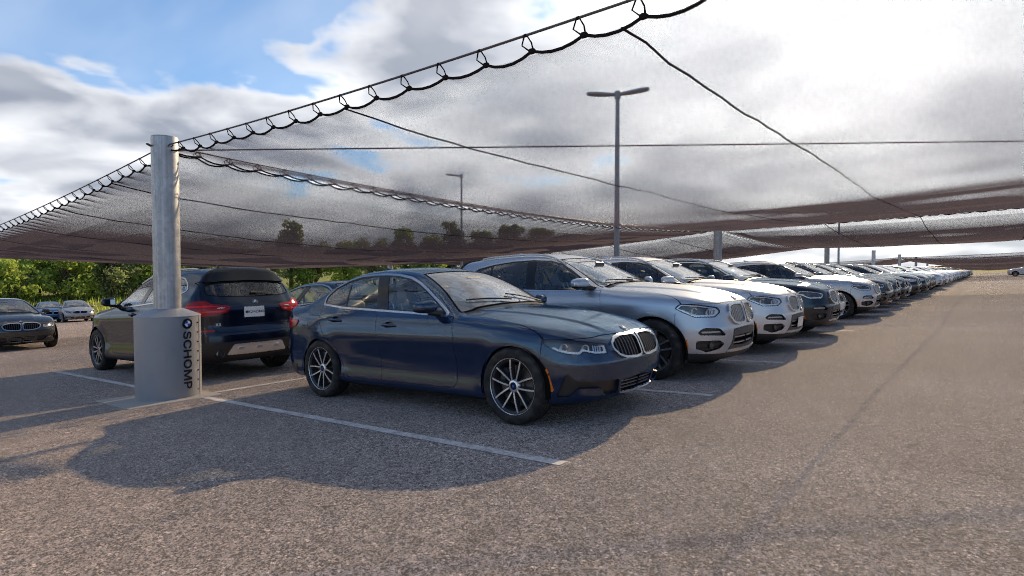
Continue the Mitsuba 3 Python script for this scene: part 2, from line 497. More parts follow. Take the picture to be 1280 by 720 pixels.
# ---------------------------------------------------------------- car bodies as smooth implicit solids
class Body:
    """half width W(x, z) from the side, height T(x, y) from above, nose and tail from the ends, blended smoothly"""

    def __init__(self, **k):
        self.__dict__.update(k)

    def W(self, x, z):
        zz = z - self.rise * x
        w = self.P(x) * self.prof(zz)
        up = np.maximum(zz - self.zbelt, 0)
        w = w - up * self.lean(x)
        for xc in self.axles:
            r = np.hypot(x - xc, z - self.rw)
            w = w + self.flare * np.exp(-(((r - self.ra - 0.02) / 0.08) ** 2)) * sstep(0.1, 0.35, z)
        return w

    def T(self, x, y):
        y2 = y * y
        return self.zc(x + self.bow(x) * y2) - self.crown(x) * y2 - self.crown4 * y2 * y2 + self.dome(x, np.abs(y))

    def side(self, p):
        x, y, z = p[:, 0], np.abs(p[:, 1]), p[:, 2]
        w = self.W(x, z)
        e = 0.01
        gx, gz = (self.W(x + e, z) - w) / e, (self.W(x, z + e) - w) / e
        return (y - w) / np.sqrt(1 + gx * gx + gz * gz)

    def top(self, p):
        x, y, z = p[:, 0], np.abs(p[:, 1]), p[:, 2]
        t = self.T(x, y)
        e = 0.01
        gx, gy = (self.T(x + e, y) - t) / e, (self.T(x, y + e) - t) / e
        return (z - t) / np.sqrt(1 + gx * gx + gy * gy)

    def nose(self, p):
        x, y, z = p[:, 0], np.abs(p[:, 1]), p[:, 2]
        e = 0.01
        a, b = self.xfr(z) - self.planf(y), 0
        gz = (self.xfr(z + e) - self.xfr(z)) / e
        gy = (self.planf(y + e) - self.planf(y)) / e
        return (x - a) / np.sqrt(1 + gz * gz + gy * gy)

    def tail(self, p):
        x, y, z = p[:, 0], np.abs(p[:, 1]), p[:, 2]
        e = 0.01
        a = self.xre(z) + self.planr(y)
        gz = (self.xre(z + e) - self.xre(z)) / e
        gy = (self.planr(y + e) - self.planr(y)) / e
        return (a - x) / np.sqrt(1 + gz * gz + gy * gy)

    def f(self, p):
        x = p[:, 0]
        s = smax(self.side(p), self.top(p), self.kst(x))
        s = smax(s, self.nose(p), self.knose)
        s = smax(s, self.tail(p), self.ktail)
        return smax(s, self.zbot(x) - p[:, 2], 0.04)

    def grad(self, p, e=0.003):
        g = np.stack([self.f(p + d) - self.f(p - d) for d in np.eye(3) * e], 1) / (2 * e)
        return g

    def mesh(self, h):
        lo, hi = np.array([self.x0, 0, 0.08]), np.array([self.x1, 1.06, self.z1])
        nx, ny, nz = (np.ceil((hi - lo) / h).astype(int) + 1)
        X, Y, Z = lo[0] + h * np.arange(nx), h * (np.arange(ny) + 0.5), lo[2] + h * np.arange(nz)
        g = np.stack(np.meshgrid(X, Y, Z, indexing="ij"), -1).reshape(-1, 3)
        F = self.f(g).reshape(nx, ny, nz)
        F = np.concatenate([F[:, ::-1], F], 1)
        V, Fc = surface_nets(F, np.array([lo[0], -h * (ny - 0.5), lo[2]]), h)
        for _ in range(3):
            G = self.grad(V)
            V = V - (self.f(V) / np.maximum((G * G).sum(1), 0.2))[:, None] * G
        N = self.grad(V)
        N /= np.linalg.norm(N, axis=1, keepdims=True)
        n = np.cross(V[Fc[:, 1]] - V[Fc[:, 0]], V[Fc[:, 2]] - V[Fc[:, 0]])
        bad = (n * N[Fc].mean(1)).sum(1) < 0
        Fc[bad] = Fc[bad][:, ::-1]
        return Skin(V, Fc, N)


def sedan_body():
    zc = tab([(2.30, .665), (2.2, .705), (2.12, .750), (2.0, .803), (1.8, .868), (1.43, .940), (1.1, .983), (.95, .996), (.85, 1.006), (.76, 1.045), (.6, 1.135), (.39, 1.245), (.15, 1.348),
              (-.05, 1.410), (-.25, 1.447), (-.45, 1.465), (-.7, 1.471), (-.95, 1.463), (-1.2, 1.434), (-1.4, 1.385), (-1.6, 1.315), (-1.8, 1.230), (-1.95, 1.165), (-2.05, 1.130), (-2.2, 1.110),
              (-2.36, 1.10), (-2.46, 1.085), (-2.6, 1.0)], .035)
    def dome(x, y):
        yc = .30 + .30 * np.clip((2.1 - x) / 1.5, 0, 1)
        on = sstep(.55, .75, x + .45 * y * y) * sstep(2.25, 1.9, x)
        return .013 * on * sstep(yc + .035, yc - .035, y) - .004 * on
    return Body(
        kind="sedan", axles=(1.4255, -1.4255), rw=.335, ra=.345, flare=.014, rise=-.010, zbelt=.96, x0=-2.62, x1=2.36, z1=1.56,
        P=tab([(-2.55, .86), (-2.2, .925), (-1.8, .985), (-1.43, 1.0), (-1.0, .99), (-.4, .978), (.3, .975), (.9, .983), (1.43, .99), (1.8, .975), (2.1, .93), (2.3, .88)], .08),
        prof=tab([(.10, .76), (.17, .81), (.20, .862), (.235, .878), (.30, .874), (.40, .864), (.48, .866), (.56, .878), (.64, .897), (.70, .911), (.74, .9135), (.80, .906), (.86, .892), (.91, .872),
                  (.95, .850), (.99, .827), (1.05, .795), (1.15, .738), (1.25, .679), (1.33, .628), (1.40, .575), (1.5, .49)], .012),
        lean=tab([(-2.4, .30), (-1.9, .26), (-1.3, .12), (-.7, .02), (-.2, 0), (.3, .02), (.8, .06)], .08),
        zc=zc, bow=lambda x: .16 * sstep(-.5, .2, x) * sstep(1.5, 1.0, x) - .24 * sstep(-.9, -1.5, x) * sstep(-2.5, -2.15, x),
        crown=tab([(-2.5, .10), (-1.9, .10), (-1.2, .14), (-.5, .15), (.1, .11), (.6, .09), (1.0, .07), (1.5, .08), (2.2, .11)], .05), crown4=.03, dome=dome,
        xfr=tab([(.12, 1.9), (.17, 2.03), (.20, 2.10), (.25, 2.155), (.32, 2.178), (.40, 2.205), (.47, 2.218), (.52, 2.222), (.58, 2.208), (.66, 2.178), (.72, 2.150), (.77, 2.10), (.85, 1.98), (1.0, 1.6)], .012),
        planf=tab([(0, 0), (.15, .005), (.3, .022), (.45, .047), (.58, .09), (.68, .155), (.76, .25), (.83, .42), (.89, .62), (.93, .9), (1.05, 1.8)], .02),
        xre=tab([(.12, -2.1), (.2, -2.30), (.28, -2.40), (.4, -2.465), (.52, -2.487), (.62, -2.482), (.75, -2.455), (.9, -2.43), (1.0, -2.435), (1.05, -2.455), (1.08, -2.46), (1.12, -2.43), (1.3, -2.2)], .012),
        planr=tab([(0, 0), (.2, .008), (.4, .032), (.55, .068), (.68, .125), (.76, .19), (.83, .30), (.88, .45), (.92, .75), (1.05, 1.8)], .02),
        zbot=tab([(-2.5, .26), (-2.1, .22), (-1.2, .17), (1.6, .165), (2.0, .175), (2.2, .20)], .05),
        kst=tab([(-2.4, .05), (-1.5, .055), (-.6, .075), (.2, .05), (.7, .05), (1.2, .09), (2.1, .08)], .1), knose=.05, ktail=.045)


def suv_body():
    zc = tab([(2.32, .82), (2.24, .885), (2.18, .93), (2.08, .985), (1.9, 1.045), (1.43, 1.125), (1.0, 1.170), (.84, 1.187), (.72, 1.222), (.58, 1.29), (.38, 1.392), (.13, 1.508), (-.05, 1.577),
              (-.25, 1.635), (-.5, 1.672), (-.85, 1.688), (-1.3, 1.684), (-1.7, 1.662), (-2.0, 1.632), (-2.2, 1.605), (-2.4, 1.57)], .035)
    def dome(x, y):
        yc = .36 + .28 * np.clip((2.1 - x) / 1.4, 0, 1)
        on = sstep(.65, .85, x + .45 * y * y) * sstep(2.25, 1.95, x)
        return .016 * on * sstep(yc + .04, yc - .04, y) - .004 * on
    return Body(
        kind="suv", axles=(1.432, -1.432), rw=.366, ra=.40, flare=.020, rise=-.012, zbelt=1.12, x0=-2.62, x1=2.42, z1=1.78,
        P=tab([(-2.5, .90), (-2.2, .945), (-1.8, .988), (-1.43, 1.0), (-1.0, .99), (-.4, .98), (.3, .98), (.9, .988), (1.43, .995), (1.8, .985), (2.1, .95), (2.35, .90)], .08),
        prof=tab([(.15, .78), (.22, .85), (.27, .905), (.33, .915), (.42, .908), (.52, .895), (.62, .897), (.72, .912), (.80, .93), (.87, .943), (.92, .9455), (.98, .936), (1.04, .918), (1.09, .893),
                  (1.13, .868), (1.2, .838), (1.3, .787), (1.4, .733), (1.5, .672), (1.56, .63), (1.62, .57), (1.75, .45)], .012),
        lean=tab([(-2.4, .26), (-2.0, .20), (-1.4, .08), (-.7, .01), (-.2, 0), (.3, .02), (.8, .06)], .08),
        zc=zc, bow=lambda x: .14 * sstep(-.6, .2, x) * sstep(1.5, 1.0, x),
        crown=tab([(-2.3, .10), (-1.2, .12), (-.5, .12), (.1, .09), (.6, .08), (1.0, .07), (1.5, .08), (2.2, .11)], .05), crown4=.03, dome=dome,
        xfr=tab([(.14, 2.0), (.2, 2.10), (.26, 2.19), (.33, 2.235), (.42, 2.26), (.52, 2.275), (.60, 2.278), (.68, 2.262), (.76, 2.245), (.85, 2.222), (.91, 2.195), (.98, 2.12), (1.1, 1.8)], .012),
        planf=tab([(0, 0), (.15, .005), (.3, .022), (.45, .045), (.58, .085), (.68, .145), (.77, .24), (.84, .39), (.90, .58), (.95, .9), (1.05, 1.7)], .02),
        xre=tab([(.14, -2.0), (.22, -2.22), (.30, -2.34), (.42, -2.41), (.55, -2.433), (.66, -2.43), (.72, -2.41), (.8, -2.395), (.95, -2.40), (1.03, -2.40), (1.10, -2.37), (1.18, -2.315), (1.3, -2.23), (1.45, -2.125), (1.55, -2.06), (1.7, -1.97)], .012),
        planr=tab([(0, 0), (.2, .006), (.4, .026), (.55, .058), (.68, .105), (.78, .175), (.85, .28), (.90, .43), (.94, .75), (1.05, 1.7)], .02),
        zbot=tab([(-2.5, .30), (-2.1, .25), (-1.2, .20), (1.6, .20), (2.0, .21), (2.25, .24)], .05),
        kst=tab([(-2.4, .05), (-1.5, .06), (-.6, .07), (.2, .05), (.7, .05), (1.2, .10), (2.1, .09)], .1), knose=.05, ktail=.045)
# ---------------------------------------------------------------- cars: the skin is cut into panels, glass, lamps; wheels, mirrors, seats are added
def ax(p):
    return p[:, 0], np.abs(p[:, 1]), p[:, 2]


def u_front(p):
    return np.stack([(np.abs(p[:, 1]) - p[:, 0]) * 0.70711, p[:, 2]], 1)


def u_rear(p):
    return np.stack([(np.abs(p[:, 1]) + p[:, 0]) * 0.70711, p[:, 2]], 1)


def u_xz(p):
    return p[:, [0, 2]]


def u_yz(p):
    return np.stack([np.abs(p[:, 1]), p[:, 2]], 1)


def patch(poly, proj, r=0.0, grow=0.0, keep=None):
    """field of a polygon drawn on a projection of the skin; keep: a further field that must be negative"""
    def g(p):
        d = poly_sdf(proj(p), poly, r) - grow
        return d if keep is None else np.maximum(d, keep(p))
    return g


def halves(s):
    """(right side, left side); the right one faces the camera"""
    return s.clip(s.V[:, 1])


def wheel_parts(R, rim, width, style, fine, far=False):
    """one wheel about the y axis, its outer face towards -y, centre at the origin: list of (name, Skin, material)"""
    n = 64 if fine else 12 if far else 24
    w = width / 2
    s = R - rim
    prof = [(rim - .012, -w * .80), (rim + .004, -w * .92), (rim + s * .25, -w * .99), (rim + s * .55, -w * 1.0), (rim + s * .80, -w * .93), (rim + s * .93, -w * .80), (R - .002, -w * .62), (R, -w * .3)]
    if far:
        prof = [prof[0], prof[2], prof[4], prof[7]]
    prof = prof + [(r_, -h_) for r_, h_ in prof[::-1]]
    tyre = lathe(prof, n)
    M = rot([1, 0, 0], 90)   # the lathe's z axis becomes -y, the outer face
    def face(m, ang=40):
        return xf(soft(m, ang), M)
    out = []
    tz = [(r_, -h_) for r_, h_ in prof]
    out.append(("tyre", face(lathe(tz, n)), "tyre"))
    if fine:  # grooves: three dark rings are cut into the tread by thin proud ribs
        ribs = []
        for c in (-.55, -.2, .2, .55):
            ribs.append(lathe([(R - .004, w * c - w * .12), (R + .0025, w * c - w * .11), (R + .0025, w * c + w * .11), (R - .004, w * c + w * .12)], n))
        out.append(("tyre__tread", face(ribs), "tyre"))
    barrel = lathe([(rim - .012, w * .80), (rim - .028, w * .70), (rim - .040, w * .2), (rim - .045, -w * .8), (rim - .012, -w * .8)], n)
    lip = lathe([(rim + .002, w * .84), (rim + .001, w * .88), (rim - .003, w * .88), (rim - .010, w * .80)], n)
    dark, bright = [barrel], [lip]
    hubz = w * .62
    dish = lambda r_: w * (.62 + .16 * np.sin(np.clip(r_ / rim, 0, 1) * 1.7))   # the face's height over the hub
    nsp = 5
    for k in range(nsp):
        a0 = 2 * math.pi * k / nsp + style["phase"]
        for sgn in (-1, 1):
            a_in, a_out = a0 + sgn * style["ain"], a0 + sgn * style["aout"]
            rr = np.linspace(.055, rim - .008, 7 if fine else 2 if far else 3)
            t = (rr - rr[0]) / (rr[-1] - rr[0])
            aa = a_in + (a_out - a_in) * t ** style.get("bend", .8)
            c = np.stack([rr * np.cos(aa), rr * np.sin(aa), dish(rr)], 1)
            tang = np.gradient(c, axis=0)
            tang /= np.linalg.norm(tang, axis=1, keepdims=True)
            side = np.cross(tang, [0, 0, 1.0])
            side /= np.linalg.norm(side, axis=1, keepdims=True)
            wd = style["w0"] + (style["w1"] - style["w0"]) * t
            def bar(wd, top, bot, wb):
                V, F = [], []
                for i in range(len(c)):
                    for sx, zz, ww in ((-1, top, wd), (1, top, wd), (1, bot, wb), (-1, bot, wb)):
                        V.append(c[i] + side[i] * sx * ww[i] + [0, 0, zz])
                m = len(c)
                for i in range(m - 1):
                    for j in range(4):
                        a, b = i * 4 + j, i * 4 + (j + 1) % 4
                        F += [(a, b, b + 4), (a, b + 4, a + 4)]
                F += [(0, 2, 1), (0, 3, 2), ((m - 1) * 4, (m - 1) * 4 + 1, (m - 1) * 4 + 2), ((m - 1) * 4, (m - 1) * 4 + 2, (m - 1) * 4 + 3)]
                mm = trimesh.Trimesh(np.array(V), np.array(F), process=False)
                mm.fix_normals()
                return mm
            dark.append(bar(wd * 1.25, -.004, -.05, wd * 1.7))
            bright.append(bar(wd * .85, 0.0, -.006, wd * .95))
    hub = lathe([(0, hubz - .03), (.056, hubz - .03), (.060, hubz - .008), (.050, hubz + .004), (.036, hubz + .008), (.0355, hubz + .002), (0, hubz + .002)], 24 if fine else 10)
    bright.append(hub)
    out.append(("rim", face(dark, 30), "rim_dark"))
    out.append(("rim__spoke_faces", face(bright, 30), style["mat"]))
    out.append(("rim__hub_cap", face(lathe([(.012, hubz + .008), (.029, hubz + .008), (.034, hubz + .003)], 24 if fine else 8)), "black_gloss"))
    out.append(("rim__roundel", face(lathe([(0, hubz + .0095), (.013, hubz + .008)], 16 if fine else 6)), "badge_blue"))
    if fine:
        disc = [lathe([(.08, -.005), (rim * .72, -.005), (rim * .72, .012), (.08, .012)], n), lathe([(0, -.02), (.085, -.02), (.085, .03), (0, .03)], 24)]
        out.append(("brake_disc", face(disc, 30), "brake"))
        cal = box(.075, .15, .07, (0, 0, 0), .012)
        cal.apply_translation((rim * .62, 0, .005))
        cal.apply_transform(rot([0, 0, 1], 150))
        out.append(("brake_caliper", face(cal, 30), "rim_dark"))
        q = []
        for k in range(5):
            b = trimesh.creation.cylinder(.008, .012, sections=8)
            b.apply_translation((.052 * math.cos(k * 1.2566), .052 * math.sin(k * 1.2566), hubz - .004))
            q.append(b)
        out.append(("rim__wheel_bolts", face(q, 30), "rim_dark"))
    return out


def roundel(r, fine=True):
    """the round badge in the xy plane facing +z: [(name, Skin, material)]"""
    def pie(a0, a1, ra, z0, z1):
        t = np.linspace(a0, a1, 9)
        return prism(np.vstack([[0, 0], np.stack([ra * np.cos(t), ra * np.sin(t)], 1)]), z1 - z0).apply_translation((0, 0, z0))
    ring = lathe([(0, 0), (r, 0), (r, .004), (r * .93, .006), (0, .006)], 28)
    dark = lathe([(r * .60, .0055), (r * .92, .0055), (r * .90, .0075), (r * .62, .0075)], 28)
    q = math.pi / 2
    blue = [pie(q, 2 * q, r * .58, .0055, .008), pie(3 * q, 4 * q, r * .58, .0055, .008)]
    white = [pie(0, q, r * .58, .0055, .008), pie(2 * q, 3 * q, r * .58, .0055, .008)]
    return [("", soft(ring), "chrome"), ("__ring", soft(dark), "black_gloss"), ("__blue_quarters", soft(blue, 20), "badge_blue"), ("__white_quarters", soft(white, 20), "white_paint")]


def on_skin(B, x=None, y=None, z=None, at=None):
    """a point of the skin and its normal, found from a start point"""
    p = np.array([at], float)
    for _ in range(30):
        G = B.grad(p)
        p = p - (B.f(p) / np.maximum((G * G).sum(1), .2))[:, None] * G * .9
    G = B.grad(p)[0]
    return p[0], G / np.linalg.norm(G)


def frame_at(p, n, upv=(0, 0, 1)):
    """4x4 with z along n and y close to up"""
    n = np.asarray(n, float)
    xv = np.cross(upv, n)
    xv /= np.linalg.norm(xv)
    yv = np.cross(n, xv)
    M = np.eye(4)
    M[:3, 0], M[:3, 1], M[:3, 2], M[:3, 3] = xv, yv, n, p
    return M


def ray_skin(B, y, z, x0, sgn=-1):
    """x of the skin at (y, z), coming from x0"""
    xs = x0 + sgn * np.arange(0, 3.0, .004)
    v = B.f(np.stack([xs, 0 * xs + y, 0 * xs + z], 1))
    return xs[np.argmax(v < 0)]


CARS = {
    "sedan": dict(
        body=sedan_body, R=.335, rim=.248, tw=.225, ty=.795, ra=.352,
        dlo=[(-1.482, 1.066), (-1.519, 1.165), (-1.423, 1.274), (-1.226, 1.354), (-.999, 1.394), (-.746, 1.402), (-.55, 1.398), (-.334, 1.381), (-.107, 1.342), (.054, 1.285), (.222, 1.203), (.416, 1.097),
             (.553, 1.017), (.683, .933), (.298, .952), (-.461, .991), (-1.056, 1.022)],
        pillars=[((-.67, 1.36), (-.445, .97), (-.27, .97), (-.49, 1.36)), ((-1.152, 1.30), (-1.035, 1.0), (-1.010, 1.0), (-1.128, 1.30))],
        door_split=[(-.49, 1.02), (-.44, .96), (-.375, .72), (-.37, .30)],
        front_door=[(.70, .935), (.735, .75), (.74, .33), (.69, .265)], sill=.262,
        rear_door=[(-.93, .265), (-1.01, .36), (-1.06, .50), (-1.16, .62), (-1.33, .76), (-1.44, .90), (-1.49, 1.07)],
        ws=(-.015, .80), ws_side=.062, rear_s=(-1.28, -1.97),
        headlight=[(-.605, .735), (-.669, .748), (-.846, .737), (-1.015, .714), (-1.17, .69), (-1.19, .60), (-1.058, .606), (-.958, .632), (-.923, .607), (-.828, .616), (-.743, .638), (-.671, .678)],
        lamps=[(-.79, .675), (-.985, .667)],
        kidney=[(.012, .56), (.04, .542), (.12, .535), (.28, .545), (.36, .572), (.415, .625), (.42, .68), (.35, .72), (.24, .738), (.05, .738), (.012, .715)], kr=.012, kband=.018, kout=.024, slat=(.045, .0065),
        hood_z=tab([(0, .752), (.40, .752), (.55, .742), (.7, .74), (1, .74)], .02), hood_s=.865, hood_side=.07,
        intake=[(0, .375), (.295, .355), (.285, .30), (.255, .245), (0, .245)],
        black_side=[(.785, .470), (.735, .395), (.53, .378), (.335, .372), (.30, .245), (.47, .245), (.535, .317), (.71, .329), (.752, .262), (.80, .255)],
        marker=[(1.748, .502), (1.773, .502), (1.812, .312), (1.787, .304)],
        handles=[(-.204, .853), (-1.128, .905)], mirror=(.44, .955, 1.035), ms=(.115, .215, .135), marm=.95,
        tail=[(-.72, .90), (-1.0, .93), (-1.42, .91), (-1.42, .83), (-1.2, .80), (-.95, .79), (-.75, .83)],
        seat_z=.30, roof_z=1.43, cowl=(.66, .955), wheel_at=(.27, .36, .93), belt=.96),
    "suv": dict(
        body=suv_body, R=.366, rim=.262, tw=.245, ty=.805, ra=.412,
        dlo=[(.66, 1.122), (.641, 1.136), (.406, 1.29), (.19, 1.418), (-.008, 1.515), (-.199, 1.567), (-.525, 1.594), (-.898, 1.593), (-1.252, 1.566), (-1.545, 1.52), (-1.72, 1.44), (-1.83, 1.345), (-1.825, 1.31),
             (-1.60, 1.238), (-1.2, 1.168), (-.26, 1.117), (.361, 1.098)],
        pillars=[((-.63, 1.60), (-.50, 1.08), (-.345, 1.08), (-.47, 1.60)), ((-1.33, 1.60), (-1.22, 1.08), (-1.185, 1.08), (-1.29, 1.60))],
        door_split=[(-.47, 1.14), (-.44, 1.05), (-.41, .72), (-.41, .38)],
        front_door=[(.715, 1.11), (.742, .96), (.75, .45), (.72, .345)], sill=.34,
        rear_door=[(-.86, .345), (-.97, .46), (-1.05, .62), (-1.16, .76), (-1.30, .86), (-1.38, .98), (-1.42, 1.20)],
        ws=(-.085, .785), ws_side=.065, rear_s=None,
        headlight=[(-.598, .862), (-.612, .888), (-.67, .922), (-.872, .902), (-1.105, .862), (-1.135, .805), (-1.04, .747), (-.80, .752), (-.684, .81)],
        lamps=[(-.80, .83), (-.985, .812)],
        kidney=[(.018, .68), (.05, .648), (.12, .636), (.26, .635), (.37, .66), (.43, .735), (.432, .80), (.372, .885), (.24, .902), (.05, .898), (.018, .868)], kr=.02, kband=.028, kout=.026, slat=(.044, .0085),
        hood_z=tab([(0, .915), (.40, .915), (.55, .905), (.7, .91), (1, .915)], .02), hood_s=.855, hood_side=.085,
        intake=[(0, .518), (.345, .507), (.385, .400), (0, .384)],
        black_side=[(.812, .478), (.63, .476), (.545, .432), (.60, .380), (.74, .340), (.808, .385)],
        upper_slot=[(.808, .545), (.802, .595), (.765, .630), (.63, .618), (.515, .522)],
        skid=[(0, .612), (.365, .590), (.40, .43), (.495, .312), (0, .300)], strip=[(0, .350), (.455, .356), (.492, .322), (0, .312)],
        marker=[(1.826, .50), (1.853, .50), (1.871, .357), (1.845, .348)],
        handles=[(-.24, .985), (-1.19, 1.03)], mirror=(.50, 1.005, 1.205), ms=(.125, .235, .165), marm=1.13,
        tail=[(-.79, 1.075), (-.91, 1.158), (-1.10, 1.165), (-1.18, 1.112), (-1.41, 1.080), (-1.375, .99), (-1.19, .945), (-.95, .947), (-.87, 1.0)],
        seat_z=.48, roof_z=1.62, cowl=(.66, 1.10), wheel_at=(.22, .37, 1.09), belt=1.12),
}
STYLES = {
    "sedan": dict(phase=1.40, ain=.42, aout=.235, w0=.0075, w1=.0085, bend=.6, mat="rim_bright"),
    "suv": dict(phase=math.pi / 2, ain=.36, aout=.20, w0=.012, w1=.013, bend=.8, mat="rim_grey"),
}


def build_car(kind, h, lod):
    """the parts of one car: a list of (path, Skin, material). lod 2: all parts, 1: without what is too small, 0: few parts"""
    c = CARS[kind]
    B = c["body"]()
    S = B.mesh(h)
    fine = lod == 2
    parts = []
    def add(path, s, mat):
        if s is not None and len(s.F):
            parts.append((path, s, mat))
    grooves = []
    def panel(S, field, gap):
        """cuts a panel out of the skin; the joint becomes a shallow groove"""
        a, rest = S.clip(field(S.V) + gap / 2)
        mid, out = rest.clip(field(rest.V) - gap / 2) if len(rest.F) else (rest, rest)
        if len(mid.F):
            grooves.append(mid.moved(-.007))
        return a, out
    # ---- wheel arches and underside
    def arch(p):
        x, y, z = ax(p)
        r = np.minimum(*[np.hypot(x - a, z - B.rw) for a in B.axles])
        return np.maximum(r - c["ra"], .5 - y)
    _, S = S.cut(arch)
    _, S = S.cut(lambda p: p[:, 2] - (.205 if kind == "sedan" else .235))
    if kind == "suv":
        clad, S = S.cut(lambda p: p[:, 2] - .335 + .02 * sstep(1.7, 2.2, np.abs(p[:, 0])))
        add("lower_cladding", clad.slab(.004, .02), "black_plastic")
    zu = .205 if kind == "sedan" else .235
    coarse = B.mesh(max(h, .11))
    under = coarse.cut(arch)[1].cut(lambda p: p[:, 2] - zu - .004)[0]
    add("underbody", under, "black_plastic")
    # ---- glass
    s0, s1 = c["ws"]
    def ws(p, e=0.0):
        x, y, z = ax(p)
        s = x + .15 * y * y
        return np.maximum(np.maximum(s - s1 + e, s0 + e - s), B.side(p) + c["ws_side"] + e)
    wsp, S = S.cut(ws)
    glass, seal = wsp.cut(lambda p: ws(p, .016))
    add("windscreen", glass.moved(-.003), "glass_front")
    add("windscreen_seal", seal.slab(.001, .01), "rubber")
    if kind == "sedan":
        a, b = c["rear_s"]
        def rw(p, e=0.0):
            x, y, z = ax(p)
            s = x - .22 * y * y
            return np.maximum(np.maximum(s - a + e, b + e - s), B.side(p) + .07 + e)
    else:
        def rw(p, e=0.0):
            return np.maximum(poly_sdf(u_yz(p), [(-.1, 1.205), (.45, 1.215), (.655, 1.25), (.625, 1.40), (.40, 1.436), (-.1, 1.45)], .03) + e, p[:, 0] + 1.7)
    rwp, S = S.cut(rw)
    glass, seal = rwp.cut(lambda p: rw(p, .014))
    add("rear_window", glass.moved(-.003), "glass_dark" if kind == "suv" else "glass_clear")
    add("rear_window_seal", seal.slab(.001, .01), "rubber")
    def on_side(p):
        x, y, z = ax(p)
        return (B.W(x, z) - .055) - y
    def dlo(p, e=0.0):
        return np.maximum(poly_sdf(u_xz(p), c["dlo"], .02) + e, on_side(p))
    D, S = S.cut(dlo)
    band = .020
    inner, chrome = D.cut(lambda p: dlo(p, band))
    for k, q in enumerate(halves(chrome)):
        add("window_trim" + ("_001" if k else ""), q.slab(.006, .012), "chrome")
    black = []
    inner, rub = inner.cut(lambda p: dlo(p, band + .012))
    black.append(rub.slab(.000, .01))
    for poly in c["pillars"]:
        pil, inner = inner.cut(patch(poly, u_xz))
        black.append(pil.slab(.001, .01))
    for k, q in enumerate(halves(join(*black))):
        add("window_pillars" + ("_001" if k else ""), q, "black_gloss")
    panes = inner.moved(-.004)
    xs1 = (c["pillars"][0][0][0] + c["pillars"][0][2][0]) / 2
    front, rest = panes.clip(xs1 - panes.V[:, 0])
    xs2 = (c["pillars"][1][0][0] + c["pillars"][1][1][0]) / 2
    mid, quarter = rest.clip(xs2 - rest.V[:, 0])
    dark = "glass_dark" if kind == "suv" else "glass_clear"
    for k in (0, 1):
        sfx = "_001" if k else ""
        add("front_door%s__window" % sfx, halves(front)[k], "glass_clear")
        add("rear_door%s__window" % sfx, halves(mid)[k], dark)
        add("quarter_window%s" % sfx, halves(quarter)[k], dark)
    # ---- lamps in front
    fwd = lambda p: 1.2 - p[:, 0]
    hl = patch(c["headlight"], u_front, .008, keep=fwd)
    L, S = S.cut(hl)
    edge = lambda p, e: hl(p) + e
    for k, q in enumerate(halves(L)):
        sfx = "_001" if k else ""
        add("headlight%s__cover" % sfx, q.moved(-.001), "lamp_glass")
        bowl = q.moved(-.045)
        add("headlight%s" % sfx, join(bowl, q.rim(-.002, -.045)), "lamp_inner" if lod else "lamp_silver")
        if lod:
            ins, ring = q.cut(lambda p: edge(p, .008 if kind == "sedan" else .012))
            add("headlight%s__bezel" % sfx, ring.slab(.001, .02), "black_gloss")
            if kind == "suv":
                _, ring2 = ins.cut(lambda p: edge(p, .022))
                add("headlight%s__inner_frame" % sfx, ring2.slab(-.010, .02), "lamp_silver")
            low, up = ins.cut(lambda p: -(hl(p) + (.026 if kind == "sedan" else .032)))  # a band along the edge: the daytime running light
            low, _ = low.cut(lambda p: p[:, 2] - np.mean([z for _, z in c["headlight"]]) - .01)
            add("headlight%s__running_light" % sfx, low.slab(-.012, .02), "lamp_white")
        if fine:
            sg = -1 if k == 0 else 1
            rings, lenses = [], []
            for u, z in c["lamps"]:
                yy = np.linspace(.3, .92, 120)
                P = np.stack([yy - u / .70711, yy, 0 * yy + z], 1)
                y_ = yy[np.abs(B.f(P)).argmin()]
                p0, n0 = on_skin(B, at=(y_ - u / .70711, sg * y_, z))
                nf = np.array([.92, sg * .38, 0.0])
                nf /= np.linalg.norm(nf)
                M = frame_at(p0 - n0 * .040, nf)
                rr = .034 if kind == "sedan" else .042
                rings.append(xf(soft(lathe([(rr * .74, 0), (rr * .80, .016), (rr, .018), (rr * 1.05, .010), (rr * 1.05, 0)], 28)), M))
                sp = trimesh.creation.icosphere(2, rr * .76)
                sp.apply_scale([1, 1, .55])
                lenses.append(xf(soft(sp), M))
                # a bright bracket round each lamp
                br = [box(rr * 2.4, .007, .010, (0, -rr * 1.18, .012)), box(.007, rr * 1.2, .010, (sg * rr * 1.3, -rr * .6, .012))]
                rings.append(xf(soft(br), M))
            for j in (0, 1):
                add("headlight%s__lamp_ring%s" % (sfx, "_001" if j else ""), join(*rings[2 * j:2 * j + 2]), "lamp_silver")
                add("headlight%s__projector_lens%s" % (sfx, "_001" if j else ""), lenses[j], "lens")
            # vertical louvres towards the grille
            ui = c["headlight"][4][0]
            for j in range(4):
                stripe, _ = q.band(lambda p: u_front(p)[:, 0] - ui - .045 - .022 * j, .004)
                stripe, _ = stripe.cut(lambda p: hl(p) + .02)
                add("headlight%s__louvre%s" % (sfx, "_%03d" % j if j else ""), stripe.slab(-.022, .03), "lamp_silver")
    # ---- the pair of upright grilles
    ki = patch(c["kidney"], u_yz, c["kr"], keep=fwd)
    K, S = S.cut(ki)
